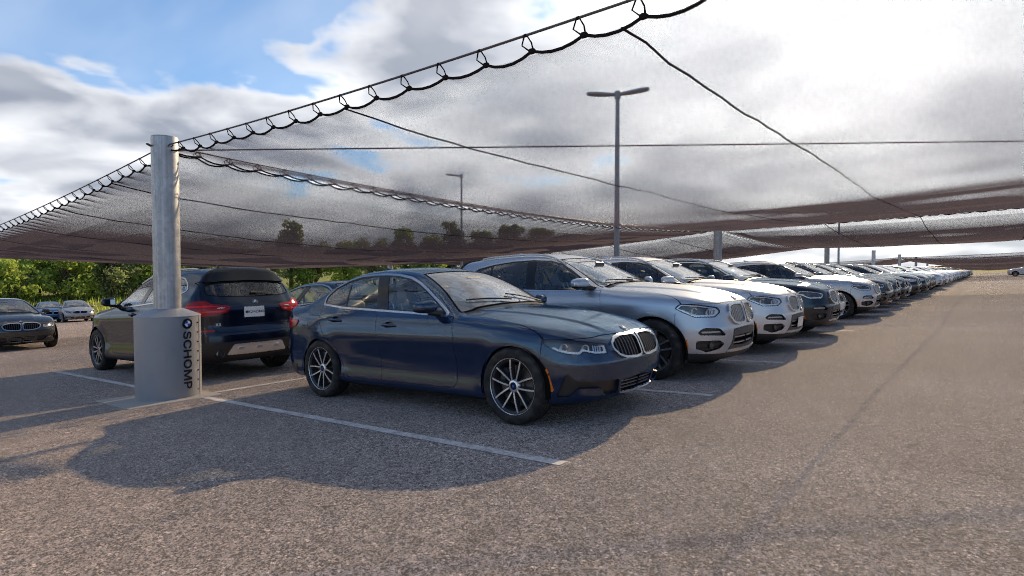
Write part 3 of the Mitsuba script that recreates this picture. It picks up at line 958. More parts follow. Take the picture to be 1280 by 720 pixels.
    for k, q in enumerate(halves(K)):
        sfx = "_001" if k else ""
        ins, ring = q.cut(lambda p: ki(p) + c["kband"])
        add("grille%s__frame" % sfx, ring.slab(c["kout"], .03), "chrome")
        add("grille%s" % sfx, join(ins.moved(-.055), ins.rim(0, -.055)), "black_matt")
        if lod:
            step, half = c["slat"]
            ys = np.arange(.07, .42, step)
            for j, y0 in enumerate(ys):
                st, _ = ins.band(lambda p: np.abs(p[:, 1]) - y0, half)
                if len(st.F):
                    add("grille%s__slat%s" % (sfx, "_%03d" % j if j else ""), st.slab(.008, .05), "grille_slat" if kind == "sedan" else "grille_slat_bright")
    # ---- lower front
    I, S = S.cut(patch(c["black_side"], u_yz, .008, keep=fwd))
    for k, q in enumerate(halves(I)):
        sfx = "_001" if k else ""
        add("side_intake%s" % sfx, join(q.moved(-.035), q.rim(.0, -.035)), "black_plastic")
        if lod and kind == "suv":
            sg = -1 if k == 0 else 1
            p0, n0 = on_skin(B, at=(2.1, sg * .70, .415))
            M = frame_at(p0 - n0 * .028, [.95, sg * .3, 0])
            add("side_intake%s__fog_lamp" % sfx, xf(soft(lathe([(0, .012), (.030, .010), (.034, .016), (.044, .014), (.044, 0)], 24)), M), "grille_slat")
            bars = [q.band(lambda p: p[:, 2] - z0, .004)[0].slab(-.012, .03) for z0 in (.385, .445)]
            for j in (0, 1):
                add("side_intake%s__bar%s" % (sfx, "_001" if j else ""), bars[j], "black_gloss")
    if kind == "suv":
        U, S = S.cut(patch(c["upper_slot"], u_yz, .012, keep=fwd))
        for k, q in enumerate(halves(U)):
            sfx = "_001" if k else ""
            add("upper_slot%s" % sfx, join(q.moved(-.04), q.rim(0, -.04)), "black_plastic")
            if lod:
                st, _ = q.band(lambda p: p[:, 2] - .575, .010)
                st, _ = st.cut(lambda p: patch(c["upper_slot"], u_yz)(p) + .02)
                add("upper_slot%s__lamp_strip" % sfx, st.slab(-.018, .03), "rim_grey")
        G, S = panel(S, patch(c["skid"], u_yz, .01, keep=fwd), .004)
        strip, G = G.cut(patch(c["strip"], u_yz, .004))
        hole, G = G.cut(patch(c["intake"], u_yz, .012))
        add("bumper_panel", G.slab(.006, .02), "grey_satin")
        add("bumper_strip", strip.slab(.012, .02), "satin_silver")
    else:
        hole, S = S.cut(patch(c["intake"], u_yz, .01, keep=fwd))
        strip, S = S.cut(patch([(0, .248), (.270, .248), (.283, .262), (.290, .258), (.276, .236), (0, .234)], u_yz, .002, keep=fwd))
        add("bumper_strip", strip.slab(.014, .01), "satin_silver")
    add("lower_intake", join(hole.moved(-.05), hole.rim(0, -.05)), "black_matt")
    if lod:
        z0, z1 = (.262, .35) if kind == "sedan" else (.402, .50)
        for j, zz in enumerate(np.linspace(z0 + .016, z1 - .012, 3 if kind == "sedan" else 2)):
            st, _ = hole.band(lambda p: p[:, 2] - zz, (.003 if kind == "sedan" else .007))
            add("lower_intake__bar" + ("_%03d" % j if j else ""), st.slab(-.010, .03), "rim_grey" if kind == "sedan" else "grille_slat_bright")
    mk, S = S.cut(patch(c["marker"], u_xz, .003, keep=lambda p: .6 - np.abs(p[:, 1])))
    for k, q in enumerate(halves(mk)):
        add("side_marker" + ("_001" if k else ""), q.slab(.004, .01), "amber")
    # ---- tail
    back = lambda p: p[:, 0] + 1.2
    tg = patch(c["tail"], u_rear, .02, keep=back)
    Tl, S = S.cut(tg)
    for k, q in enumerate(halves(Tl)):
        sfx = "_001" if k else ""
        add("taillight%s" % sfx, q.slab(.010, .02), "red_lamp")
        if lod:
            ins, _ = q.cut(lambda p: tg(p) + .022)
            zc_ = np.mean([z for _, z in c["tail"]])
            bar, rest_ = ins.band(lambda p: p[:, 2] - zc_ - .030, .011)
            bar2, _ = rest_.band(lambda p: p[:, 2] - zc_ + .045, .011)
            add("taillight%s__light_bar" % sfx, bar.slab(.0135, 0), "red_bright")
            add("taillight%s__light_bar_001" % sfx, bar2.slab(.0135, 0), "red_bright")
            wh, _ = rest_.cut(lambda p: np.maximum(np.abs(p[:, 2] - zc_ + .008) - .014, np.abs(u_rear(p)[:, 0] + 1.30) - .05))
            add("taillight%s__reversing_light" % sfx, wh.slab(.0135, 0), "lamp_white")
    if kind == "suv":
        sp, S = S.cut(lambda p: np.maximum(np.maximum(1.425 - p[:, 2], p[:, 0] + 1.93 + .1 * np.abs(p[:, 1])), B.side(p) + .015))
        add("roof_spoiler", sp.slab(.03, .02), "black_gloss")
        low, S = S.cut(lambda p: np.maximum(p[:, 2] - .56, p[:, 0] + 2.0))
        sk, low = low.cut(patch([(-.1, .372), (.46, .378), (.37, .525), (-.1, .525)], u_yz, .01))
        add("rear_bumper_lower", low.slab(.006, .02), "black_plastic")
        add("rear_skid_plate", sk.slab(.016, .01), "satin_silver")
        if lod:
            nub = []
            for y0 in (-.27, 0, .27):
                x0 = ray_skin(B, y0, .455, -2.7, 1)
                nub.append(1)
                add("rear_skid_plate__rib" + ("_%03d" % (len(nub) - 1) if len(nub) > 1 else ""), soft(box(.02, .10, .045, (x0 - .018, y0, .46), .008)), "satin_silver")
            ex, exin = [], []
            for sg in (-1, 1):
                x0 = ray_skin(B, sg * .56, .40, -2.7, 1)
                M = shift(x0 + .03, sg * .56, .395) @ rot([0, 1, 0], -90)
                ex.append(xf(soft(lathe([(.046, -.03), (.054, -.03), (.056, .07), (.051, .078), (.046, .07), (.044, -.03)], 28)), M))
                exin.append(xf(soft(lathe([(0, .02), (.045, .02)], 28)), M))
            for j in (0, 1):
                add("exhaust_tip" + ("_001" if j else ""), ex[j], "chrome")
                add("exhaust_tip%s__bore" % ("_001" if j else ""), exin[j], "black_matt")
        rf, S = S.cut(patch([(.60, .714), (.83, .716), (.84, .745), (.605, .752)], u_yz, .004, keep=lambda p: p[:, 0] + 1.9))
        for k, q in enumerate(halves(rf)):
            add("rear_reflector" + ("_001" if k else ""), q.slab(.003, .01), "red_lamp")
        gate, S = panel(S, lambda p: np.maximum(poly_sdf(u_yz(p), [(-.1, .70), (.56, .70), (.625, .78), (.66, .96), (.70, 1.10), (.70, 1.25), (.66, 1.44), (-.1, 1.48)]), p[:, 0] + 1.9), .005)
        add("tailgate", gate.slab(0, .007), "paint")
    else:
        trunk, S = panel(S, lambda p: np.maximum(np.maximum(p[:, 0] + 2.02, .62 - p[:, 2]), np.abs(p[:, 1]) - .62), .005)
        add("boot_lid", trunk.slab(0, .007), "paint")
        low, S = S.cut(lambda p: np.maximum(p[:, 2] - .36, p[:, 0] + 2.0))
        add("rear_bumper_lower", low.slab(.004, .02), "black_plastic")
    # ---- bonnet, doors, bumper seam
    def bonnet(p):
        x, y, z = ax(p)
        s = x + .15 * y * y
        zf = c["hood_z"](y)
        return np.maximum(np.maximum(c["hood_s"] - s, B.side(p) + c["hood_side"]), (zf - z) * .8)
    Hd, S = panel(S, bonnet, .005)
    add("bonnet", Hd.slab(0, .007), "paint")
    # black cowl between bonnet and windscreen
    cw, S = S.cut(lambda p: np.maximum(np.maximum(s1 - .005 - (p[:, 0] + .15 * p[:, 1] ** 2), p[:, 0] + .15 * p[:, 1] ** 2 - c["hood_s"]), np.maximum(B.side(p) + c["hood_side"] + .02, .8 - p[:, 2])))
    add("cowl", cw.moved(-.006), "black_plastic")
    sp_, fd, rd = c["door_split"], c["front_door"], c["rear_door"]
    fdoor = sp_ + [(sp_[-1][0], c["sill"])] + fd[::-1]
    rdoor = sp_ + [(sp_[-1][0], c["sill"])] + rd
    sidewise = lambda p: .55 - np.abs(p[:, 1])
    for nm, poly, hx in (("front_door", fdoor, 0), ("rear_door", rdoor, 1)):
        d, S = panel(S, patch(poly, u_xz, .0, keep=sidewise), .005)
        hxx, hz = c["handles"][hx]
        hole, d = d.cut(lambda p: np.hypot((p[:, 0] - hxx) / 1.0, (p[:, 2] - hz) * 2.6) - .085)
        for k in (0, 1):
            sfx = "_001" if k else ""
            add(nm + sfx, halves(d)[k].slab(0, .007), "paint")
            if lod:
                add(nm + sfx + "__handle_recess", (lambda q: join(q.moved(-.02), q.rim(0, -.02)))(halves(hole)[k]), "paint_dark")
                sg = -1 if k == 0 else 1
                a_, n_ = on_skin(B, at=(hxx - .105, sg * .9, hz + .004))
                b_, m_ = on_skin(B, at=(hxx + .105, sg * .9, hz - .004))
                pts = np.array([a_ - n_ * .01, a_ + n_ * .022 + (b_ - a_) * .12, (a_ + b_) / 2 + n_ * .028, b_ + m_ * .022 - (b_ - a_) * .12, b_ - m_ * .01])
                tt = np.linspace(0, 4, 17)
                pts = np.stack([PchipInterpolator(np.arange(5), pts[:, j])(tt) for j in range(3)], 1)
                add(nm + sfx + "__handle", soft(tube_mesh(pts, .0135, 10), 60), "paint")
            else:
                add(nm + sfx, halves(hole)[k], "paint")
    if lod:
        zs = .64 if kind == "sedan" else .72
        seam, S = S.band(lambda p: p[:, 0] - 1.71 - .10 * (p[:, 2] - .6), .0025)
        _, keep = seam.cut(lambda p: np.maximum(np.abs(p[:, 2] - zs) - .09, .7 - np.abs(p[:, 1])))
        grooves.append(seam.cut(lambda p: np.maximum(np.abs(p[:, 2] - zs) - .09, .7 - np.abs(p[:, 1])))[0].moved(-.006))
        S = join(S, keep)
        if kind == "sedan":
            cap, S = panel(S, patch([(-1.66, .80), (-1.44, .79), (-1.44, .95), (-1.66, .96)], u_xz, .02, keep=lambda p: p[:, 1] + .5), .004)
            add("fuel_flap", cap.slab(0, .01), "paint")
    body = join(S, S.rim(0, -.03))
    add("panel_joints", join(*grooves), "rubber")
    add("body", body, "paint")
    # ---- wheel housings
    for a in B.axles:
        for sg in (-1, 1):
            lin = []
            t = np.linspace(-.25, math.pi + .25, 25)
            r = c["ra"] + .012
            y0, y1 = sg * .50, sg * (.885 if kind == "sedan" else .905)
            V = np.vstack([np.stack([a + r * np.cos(t), 0 * t + y, B.rw + r * np.sin(t)], 1) for y in (y0, y1)])
            i = np.arange(24)
            F = np.vstack([np.stack([i, i + 1, i + 26], 1), np.stack([i, i + 26, i + 25], 1)])
            lin.append(soft(trimesh.Trimesh(V, F, process=False), 60))
            fan = np.vstack([[a, y0, B.rw - .1], V[:25]])
            lin.append(soft(trimesh.Trimesh(fan, np.stack([0 * i, i + 1, i + 2], 1), process=False), 10))
            nh = sum(1 for q in parts if q[0].startswith("wheel_housing"))
            add("wheel_housing" + ("_%03d" % nh if nh else ""), join(*lin), "black_matt")
    # ---- wheels
    W = wheel_parts(c["R"], c["rim"], c["tw"], STYLES[kind], fine, lod == 0)
    n = 0
    for a in B.axles:
        for sg in (-1, 1):
            M = shift(a, sg * c["ty"], c["R"]) @ (np.eye(4) if sg < 0 else np.diag([1, -1, 1, 1.0])) @ rot([0, 1, 0], 17 * n)
            nm = "wheel" + ("_%03d" % n if n else "")
            for pth, sk_, mt in W:
                if lod == 0 and pth == "rim__hub_cap":
                    continue
                add(nm + "__" + pth.replace("__", "_") if "__" in pth else nm + "__" + pth, xf(sk_, M), mt)
            n += 1
    # ---- mirrors
    mx, my, mz = c["mirror"]
    lx, ly, lz = c["ms"]
    rng = []
    ico = trimesh.creation.icosphere(3 if fine else 2, 1.0)
    v = ico.vertices
    e = 3.2
    sup = np.sign(v) * np.abs(v) ** (2 / e)
    sup = sup / (np.abs(sup) ** e).sum(1, keepdims=True) ** (1 / e)
    sup = sup * np.array([lx, ly, lz]) / 2
    sup[:, 0] += -.35 * (np.abs(sup[:, 2]) / lz) ** 2 * lx
    sup[:, 2] *= 1 - .25 * (sup[:, 1] / ly + .5)
    for k, sg in enumerate((-1, 1)):
        sfx = "_001" if k else ""
        P = sup.copy()
        P[:, 0] -= .30 * (P[:, 1])  # swept back outwards
        P[:, 1] *= sg
        F = ico.faces if sg > 0 else ico.faces[:, ::-1]
        sk_ = soft(trimesh.Trimesh(P + [mx, sg * my, mz], F, process=False), 80)
        lowc, upc = sk_.clip(sk_.V[:, 2] - (mz - lz * .22))
        add("mirror" + sfx, upc, "paint")
        add("mirror%s__lower_shell" % sfx, lowc, "black_plastic")
        if lod:
            arm = soft([tube_mesh([(mx + .10, sg * (my - .20), c["marm"] + .0), (mx + .06, sg * (my - .12), c["marm"] + .02), (mx + .01, sg * (my - .03), mz - lz * .38)], [.042, .034, .028], 10)], 60)
            add("mirror%s__arm" % sfx, arm, "black_plastic")
            gl = box(.004, ly * .66, lz * .50, (0, 0, 0))
            gl.apply_transform(shift(mx - lx * .44, sg * my, mz) @ rot([0, 0, 1], -sg * 17))
            add("mirror%s__glass" % sfx, soft(gl), "mirror")
    # ---- cabin
    if lod:
        f0 = .26
        tub = [box(2.6, 1.35, .04, (-.35, 0, f0)), box(.06, 1.38, c["belt"] - f0 - .10, (.86, 0, (c["belt"] + f0) / 2 - .05)), box(.05, 1.3, c["belt"] - f0 - .1, (-1.75, 0, (c["belt"] + f0) / 2))]
        for sg in (-1, 1):
            tub.append(box(2.6, .04, c["belt"] - f0 - .07, (-.40, sg * .76, (c["belt"] + f0) / 2 - .05)))
        if kind == "sedan":
            tub.append(box(.60, 1.2, .03, (-1.72, 0, 1.04)))
        add("cabin_lining", soft(tub, 20), "cabin_dark")
        cx, cz = c["cowl"]
        dash = trimesh.convex.convex_hull(np.array([(cx + .12, sy * .66, cz - .02) for sy in (-1, 1)] + [(cx - .22, sy * .66, cz - .01) for sy in (-1, 1)] + [(cx - .34, sy * .64, cz - .10) for sy in (-1, 1)] + [(cx - .26, sy * .62, cz - .42) for sy in (-1, 1)] + [(cx + .14, sy * .62, cz - .42) for sy in (-1, 1)]))
        add("dashboard", soft(dash, 20), "cabin_dark")
        add("dashboard__screen", soft(box(.015, .26, .10, (cx - .26, -.02, cz + .03), .005), 20), "black_gloss")
        wx, wy, wz = c["wheel_at"]
        t = np.linspace(0, 2 * math.pi, 33)
        ring = tube_mesh(np.stack([.185 * np.cos(t), .185 * np.sin(t), 0 * t], 1), .016, 8, False)
        sw = [ring, box(.35, .05, .02), box(.05, .18, .02, (0, -.09, 0)), lathe([(0, -.02), (.07, -.02), (.07, .02), (0, .03)], 16), tube_mesh([(0, 0, -.02), (0, 0, -.3)], .035, 8)]
        M = shift(wx, wy, wz) @ rot([0, 1, 0], -68) @ rot([0, 0, 1], 90)
        add("steering_wheel", xf(soft(sw, 40), M), "black_plastic")
        sz = c["seat_z"]
        def seat(x, y, wdt):
            cush = box(.50, wdt, .16, (x + .02, y, sz + .06), .05)
            back = box(.15, wdt, .60, (0, 0, .30), .06)
            back.apply_transform(shift(x - .24, y, sz + .10) @ rot([0, 1, 0], -18))
            hd = box(.11, .27, .19, (0, 0, .78), .045)
            hd.apply_transform(shift(x - .24, y, sz + .10) @ rot([0, 1, 0], -14))
            posts = [tube_mesh([(0, sg * .06, .55), (0, sg * .06, .72)], .007, 6).apply_transform(shift(x - .24, y, sz + .10) @ rot([0, 1, 0], -16)) for sg in (-1, 1)]
            return [cush, back, hd], posts
        for j, sg in enumerate((-1, 1)):
            a_, b_ = seat(-.22, sg * .37, .50)
            nm = "front_seat" + ("_001" if j else "")
            add(nm, soft(a_, 40), "leather")
            if fine:
                for jj, post_ in enumerate(b_):
                    add(nm + "__headrest_post" + ("_001" if jj else ""), soft(post_, 40), "satin_silver")
        cush = box(.50, 1.26, .17, (-1.02, 0, sz + .06), .05)
        back = box(.15, 1.28, .58, (0, 0, .29), .06)
        back.apply_transform(shift(-1.24, 0, sz + .10) @ rot([0, 1, 0], -20))
        hds = []
        for y in (-.36, .36):
            hd = box(.10, .26, .16, (0, 0, .66), .04)
            hd.apply_transform(shift(-1.24, y, sz + .10) @ rot([0, 1, 0], -17))
            hds.append(hd)
        add("rear_bench", soft([cush, back] + hds, 40), "leather")
        # belts by the pillars
        for j, sg in enumerate((-1, 1)):
            add("seat_belt" + ("_001" if j else ""), soft(box(.004, .045, .62, (-.40, sg * .60, c["belt"] + .07)), 20), "cabin_dark")
        mi_ = box(.02, .24, .07, (.22, 0, c["roof_z"] - .14), .009)
        add("inner_mirror", soft(mi_, 30), "black_plastic")
    # ---- badges, aerial, wipers
    if lod:
        zb = .775 if kind == "sedan" else .945
        x0 = ray_skin(B, 0.0, zb, 2.6)
        p0, n0 = on_skin(B, at=(x0 - .02, 0, zb))
        for sfx, sk_, mt in roundel(.041):
            add("front_badge" + sfx, xf(sk_, frame_at(p0 + n0 * .001, n0)), mt)
        p0, n0 = on_skin(B, at=(-1.15, 0, c["roof_z"] + .02))
        fin = trimesh.convex.convex_hull(np.array([(.10, 0, 0), (.03, .02, 0), (.03, -.02, 0), (-.10, .028, 0), (-.10, -.028, 0), (-.10, .004, .058), (-.10, -.004, .058), (-.03, 0, .04)]))
        add("roof_aerial", xf(soft(fin, 50), shift(*p0)), "paint")
        wip = []
        for y0, y1, xo in ((.52, .02, .76), (-.02, -.56, .76)):
            q = []
            for t_ in np.linspace(0, 1, 7):
                yy = y0 + (y1 - y0) * t_
                pp, nn = on_skin(B, at=(xo - .03 - .12 * t_, yy, c["cowl"][1] + .06 + .04 * t_))
                q.append(pp + nn * .016)
            wip.append(1)
            add("wiper" + ("_001" if len(wip) > 1 else ""), soft(tube_mesh(q, .008, 6), 40), "black_plastic")
        if kind == "suv":
            for sg in (-1, 1):
                q = []
                for xx in np.linspace(-1.62, .05, 22):
                    yy = np.linspace(.3, .8, 150)
                    zz_ = B.T(xx, yy)
                    d_ = np.abs(B.W(xx + 0 * yy, zz_) - yy)
                    y_ = yy[d_.argmin()] - .035
                    q.append((xx, sg * y_, B.T(np.array([xx]), np.array([y_]))[0] + .012 + .006 * min(1, (xx + 1.62) / .15, (.05 - xx) / .15)))
                add("roof_rail" + ("_001" if sg > 0 else ""), soft(tube_mesh(q, .014, 8), 50), "satin_silver")
            p0, n0 = on_skin(B, at=(-2.36, 0, 1.142))
            for sfx, sk_, mt in roundel(.041):
                add("rear_badge" + sfx, xf(sk_, frame_at(p0 + n0 * .002, n0)), mt)
            for nm, tx, hh, at in (("model_badge", "X3", .040, (-2.36, .60, .80)), ("engine_badge", "xDrive30i", .024, (-2.36, -.40, .80))):
                p0, n0 = on_skin(B, at=at)
                add(nm, xf(soft(meshkit.text_mesh(tx, hh, .004), 20), frame_at(p0 + n0 * .001, n0)), "chrome")
            q = []
            for t_ in np.linspace(0, 1, 7):
                pp, nn = on_skin(B, at=(-2.26, .02 - .38 * t_, 1.262 - .01 * t_))
                q.append(pp + nn * .02)
            add("rear_wiper", soft([tube_mesh(q, [.018, .014, .010, .008, .008, .007, .006], 6)], 50), "black_plastic")
    return merge_paths(parts)


def merge_paths(parts):
    d = {}
    for pth, s, m in parts:
        if pth in d and d[pth][1] == m:
            d[pth] = (join(d[pth][0], s), m)
        else:
            d[pth] = (s, m)
    return [(k, s, m) for k, (s, m) in d.items()]
# ---------------------------------------------------------------- helpers of the scene
EX, EY, EZ = np.array([math.cos(SLOPE), 0, math.sin(SLOPE)]), np.array([0, 1.0, 0]), np.array([-math.sin(SLOPE), 0, math.cos(SLOPE)])
LOT_X0, LOT_X1 = -62.0, 16.0
GROUP_N = {}


def lot_z(x):
    """height of the ground at x: the sloping car park, level ground past its ends"""
    x = np.asarray(x, float)
    t = math.tan(SLOPE)
    return t * np.clip(x, LOT_X0, LOT_X1)


def key(name):
    n = GROUP_N.get(name, 0)
    GROUP_N[name] = n + 1
    return name if n == 0 else "%s_%03d" % (name, n)


def label(k, text, cat, group=None, kind=None):
    labels[k] = {"label": text, "category": cat}
    if group:
        labels[k]["group"] = group
    if kind:
        labels[k]["kind"] = kind


def shape(s, mat, M=None):
    d = dict(type="ply", filename=meshkit.write_ply((s.V, s.F), normals=s.N), face_normals=False, bsdf=dict(type="ref", id=mat))
    if M is not None:
        d["to_world"] = T(np.asarray(M, float).tolist())
    return d


def put(k, s, mat, M=None):
    s = s if isinstance(s, Skin) else soft(s)
    scene[k] = shape(s, mat, M)


def ordinal(n):
    o = ["first", "second", "third", "fourth", "fifth", "sixth", "seventh", "eighth", "ninth", "tenth", "eleventh", "twelfth", "thirteenth", "fourteenth", "fifteenth", "sixteenth", "seventeenth", "eighteenth", "nineteenth"]
    if n <= 19:
        return o[n - 1]
    tens = {2: "twent", 3: "thirt", 4: "fort", 5: "fift"}[n // 10]
    return tens + "ieth" if n % 10 == 0 else tens + "y-" + o[n % 10 - 1]


def on_lot(x, y, z=0.0):
    return np.array([x, y, lot_z(x) + z])


# ---------------------------------------------------------------- ground
def ground_mesh(xs, ys, lift=0.0):
    X, Y = np.meshgrid(xs, ys, indexing="ij")
    V = np.stack([X, Y, lot_z(X) + lift], -1).reshape(-1, 3)
    i, j = np.meshgrid(np.arange(len(xs) - 1), np.arange(len(ys) - 1), indexing="ij")
    a = i * len(ys) + j
    q = np.stack([a, a + len(ys), a + len(ys) + 1, a + 1], -1).reshape(-1, 4)
    return trimesh.Trimesh(V, np.vstack([q[:, [0, 1, 2]], q[:, [0, 2, 3]]]), process=False)


put("ground", soft(ground_mesh(np.array([-1500, -400, -150, LOT_X0, LOT_X1, 60, 300, 1500.0]), np.array([-1500, -200, 400, 1500.0]), -.02), 10), "grass")
labels["ground"] = {"label": "dry grassland around the car park", "category": "ground", "kind": "structure"}
put("parking_lot", soft(ground_mesh(np.linspace(LOT_X0 + .5, LOT_X1, 12), np.linspace(-30, 230, 14)), 5), "asphalt")
labels["parking_lot"] = {"label": "sloping car park of coarse brownish asphalt", "category": "parking lot", "kind": "structure"}

P0, DY = 3.30, 2.745                                   # first stall line, stall width
NOSE_X, MID_X, BACK_X = -2.2, -7.62, -13.05
POLE_X, POLE_Y0, POLE_DY, POLE_DX = -7.94, 3.10, 19.1, 18.7


def stripe(x0, x1, y0, y1, lift=.004):
    n = 6
    V = np.array([on_lot(x, y, lift) for x in np.linspace(x0, x1, n) for y in (y0, y1)])
    i = np.arange(n - 1) * 2
    return trimesh.Trimesh(V, np.vstack([np.stack([i, i + 2, i + 3], 1), np.stack([i, i + 3, i + 1], 1)]), process=False)


for i in range(34):
    y = P0 + DY * i
    k = key("stall_line")
    put(k, soft(stripe(MID_X, NOSE_X, y - .05, y + .05), 5), "line_paint")
    label(k, "worn white stall line, %s line of the front row from the camera" % ordinal(i + 1), "parking line", "stall lines of the front row", "structure")
for i in range(8):
    y = P0 - .09 + DY * i
    k = key("rear_stall_line")
    put(k, soft(stripe(BACK_X, MID_X - .12, y - .05, y + .05), 5), "line_paint")
    label(k, "worn white stall line of the rear row, %s from the camera" % ordinal(i + 1), "parking line", "stall lines of the rear row", "structure")
put("centre_line", soft(stripe(MID_X - .11, MID_X - .01, P0 - .14, P0 + 30 * DY), 5), "line_paint")
label("centre_line", "white line between the two rows of stalls", "parking line", None, "structure")

# ---------------------------------------------------------------- posts that carry the netting
def post(x, y, h=3.2, r=.15, sides=28):
    o = on_lot(x, y, -.3)
    m = lathe([(0, h + .3), (r - .012, h + .3), (r, h + .29), (r, 0), (0, 0)], sides)
    m.apply_translation(o)
    return m


def post_top(x, y):
    return on_lot(x, y, 3.2)


PX = [POLE_X - POLE_DX, POLE_X, POLE_X + POLE_DX]
n_post = 0
for ci, x in enumerate(PX):
    for k_ in range(7):
        y = POLE_Y0 + POLE_DY * k_
        k = key("net_post")
        near = ci == 1 and k_ == 0
        put(k if not near else k + "__shaft", soft(post(x, y, sides=36 if near else 20), 30), "galvanised")
        if near:
            name0 = k
            label(k, "thick galvanised steel post standing in the lettered grey barrel", "post", "net posts")
            tp = post_top(x, y)
            cap = [lathe([(0, .004), (.140, .004), (.146, .001), (.146, -.004), (0, -.004)], 32).apply_translation(tp)]
            put(k + "__cap", soft(cap, 30), "galvanised")
            ring = []
            for ang in (0, 90, 180, 270):
                e = tube_mesh([(.15, -.02, -.02), (.195, -.02, 0), (.205, 0, 0), (.195, .02, 0), (.15, .02, -.02)], .008, 6)
                e.apply_transform(shift(*(tp - [0, 0, .11])) @ rot([0, 0, 1], ang))
                ring.append(e)
            put(k + "__eye_bolts", soft(ring, 40), "wire")
        else:
            row = ["left", "middle", "right"][ci]
            label(k, "galvanised net post, %s post from the camera in the %s line of posts" % (ordinal(k_ + 1), row), "post", "net posts")

# the barrel round the first post
bx, by = POLE_X, POLE_Y0
bo = on_lot(bx, by, 0.0)
BR, BH = .362, 1.015
CAMDIR = math.atan2(-by, -bx)                          # direction from the post to the camera
rings = []
body_prof = [(BR, -.02), (BR, BH - .012), (BR - .006, BH)]
put("post_barrel__shell", soft(lathe(body_prof, 72).apply_translation(bo), 30), "barrel_sheet")
cone = lathe([(BR + .004, BH - .006), (BR + .004, BH), (.172, BH + .082), (.154, BH + .085), (.154, BH + .06)], 72)
put("post_barrel__cone_top", soft(cone.apply_translation(bo), 30), "barrel_sheet")
for j, hz in enumerate((.34, .62, .84)):
    g = lathe([(BR - .001, hz - .003), (BR + .0025, hz - .002), (BR + .0025, hz + .002), (BR - .001, hz + .003)], 72)
    put("post_barrel__seam" + ("_%03d" % j if j else ""), soft(g.apply_translation(bo), 40), "barrel_sheet")


def on_barrel(mesh, ang, zc, lift=.0015):
    """wraps a flat mesh (x right, y up, z out) round the barrel, centred on the angle"""
    m = mesh.copy().subdivide_to_size(.03) if len(mesh.faces) < 6000 else mesh.copy()
    v = m.vertices
    a = ang + v[:, 0] / BR
    r = BR + lift + v[:, 2]
    m.vertices = np.stack([bo[0] + r * np.cos(a), bo[1] + r * np.sin(a), bo[2] + zc + v[:, 1]], 1)
    return m


TA = CAMDIR + math.radians(34)
tx = meshkit.text_mesh("SCHOMP", .098, .002, bold=True)
tx.apply_scale([1.20, 1, 1])
w_ = tx.bounds[1, 0]
tx.apply_translation([-w_ / 2, -.049, 0])
tx.apply_transform(rot([0, 0, 1], -90))
put("post_barrel__lettering", soft(on_barrel(tx, TA, .485), 20), "black_print")
label("post_barrel__lettering", "black capitals reading SCHOMP down the side", "lettering")
del labels["post_barrel__lettering"]["category"]
for sfx, s, mt in roundel(.064):
    m = trimesh.Trimesh(s.V, s.F, process=False)
    put("post_barrel__roundel" + sfx.replace("__", "_"), soft(on_barrel(m, TA, .925), 30), mt if mt != "chrome" else "black_gloss")
bolts = []
for j in range(8):
    b = trimesh.creation.box((.018, .016, .008))
    put("post_barrel__bolt" + ("_%03d" % j if j else ""), soft(on_barrel(b, CAMDIR + math.radians(60), .10 + j * .118, .004), 20), "black_gloss")
fl = trimesh.creation.box((.004, BH - .03, .006))
put("post_barrel__flange", soft(on_barrel(fl, CAMDIR + math.radians(66), BH / 2, .002), 20), "barrel_sheet")
label("post_barrel", "grey sheet metal barrel lettered SCHOMP round the foot of the nearest post", "barrel")
pad = box(1.10, 1.06, .16, (0, 0, -.072), .006)
pad.apply_transform(np.block([[np.stack([EX, EY, EZ], 1), on_lot(bx - .02, by - .10)[:, None]], [np.zeros((1, 3)), np.ones((1, 1))]]))
put("concrete_pad", soft(pad, 20), "concrete")
label("concrete_pad", "pale concrete pad under the lettered barrel", "concrete pad", None, "structure")

# loose chips of stone on the near asphalt
rng = np.random.default_rng(41)
n = 9000
dist = 1.9 + 7.5 * rng.random(n) ** 1.6
ang = YAW + math.pi / 2 + rng.uniform(-.78, .78, n)
cx_, cy_ = dist * np.cos(ang), dist * np.sin(ang)
ok = (cx_ > -12) & (np.hypot(cx_ - bx, cy_ - by) > .8)
cx_, cy_ = cx_[ok], cy_[ok]
n = len(cx_)
octa = np.array([[1, 0, 0], [-1, 0, 0], [0, 1, 0], [0, -1, 0], [0, 0, 1], [0, 0, -1.0]])
of = np.array([[0, 2, 4], [2, 1, 4], [1, 3, 4], [3, 0, 4], [2, 0, 5], [1, 2, 5], [3, 1, 5], [0, 3, 5]])
sz = rng.uniform(.0022, .0058, (n, 1, 1)) * rng.uniform(.6, 1.25, (n, 6, 3))
V = octa[None] * sz
a_ = rng.uniform(0, 6.283, n)
ca, sa = np.cos(a_)[:, None], np.sin(a_)[:, None]
V = np.stack([V[..., 0] * ca - V[..., 1] * sa, V[..., 0] * sa + V[..., 1] * ca, V[..., 2] * .8], -1)
V += np.stack([cx_, cy_, lot_z(cx_) + .0012], 1)[:, None]
put("stone_chips", soft(trimesh.Trimesh(V.reshape(-1, 3), (of[None] + 6 * np.arange(n)[:, None, None]).reshape(-1, 3), process=False), False), "stone_chip")
label("stone_chips", "loose chips of stone lying on the near asphalt", "gravel", None, "stuff")
# ---------------------------------------------------------------- netting
def edge_curve(A, B, sag):
    A, B = np.asarray(A, float), np.asarray(B, float)
    def f(t):
        t = np.asarray(t, float)
        p = A + (B - A) * t[..., None]
        p[..., 2] -= 4 * sag * t * (1 - t)
        return p
    return f


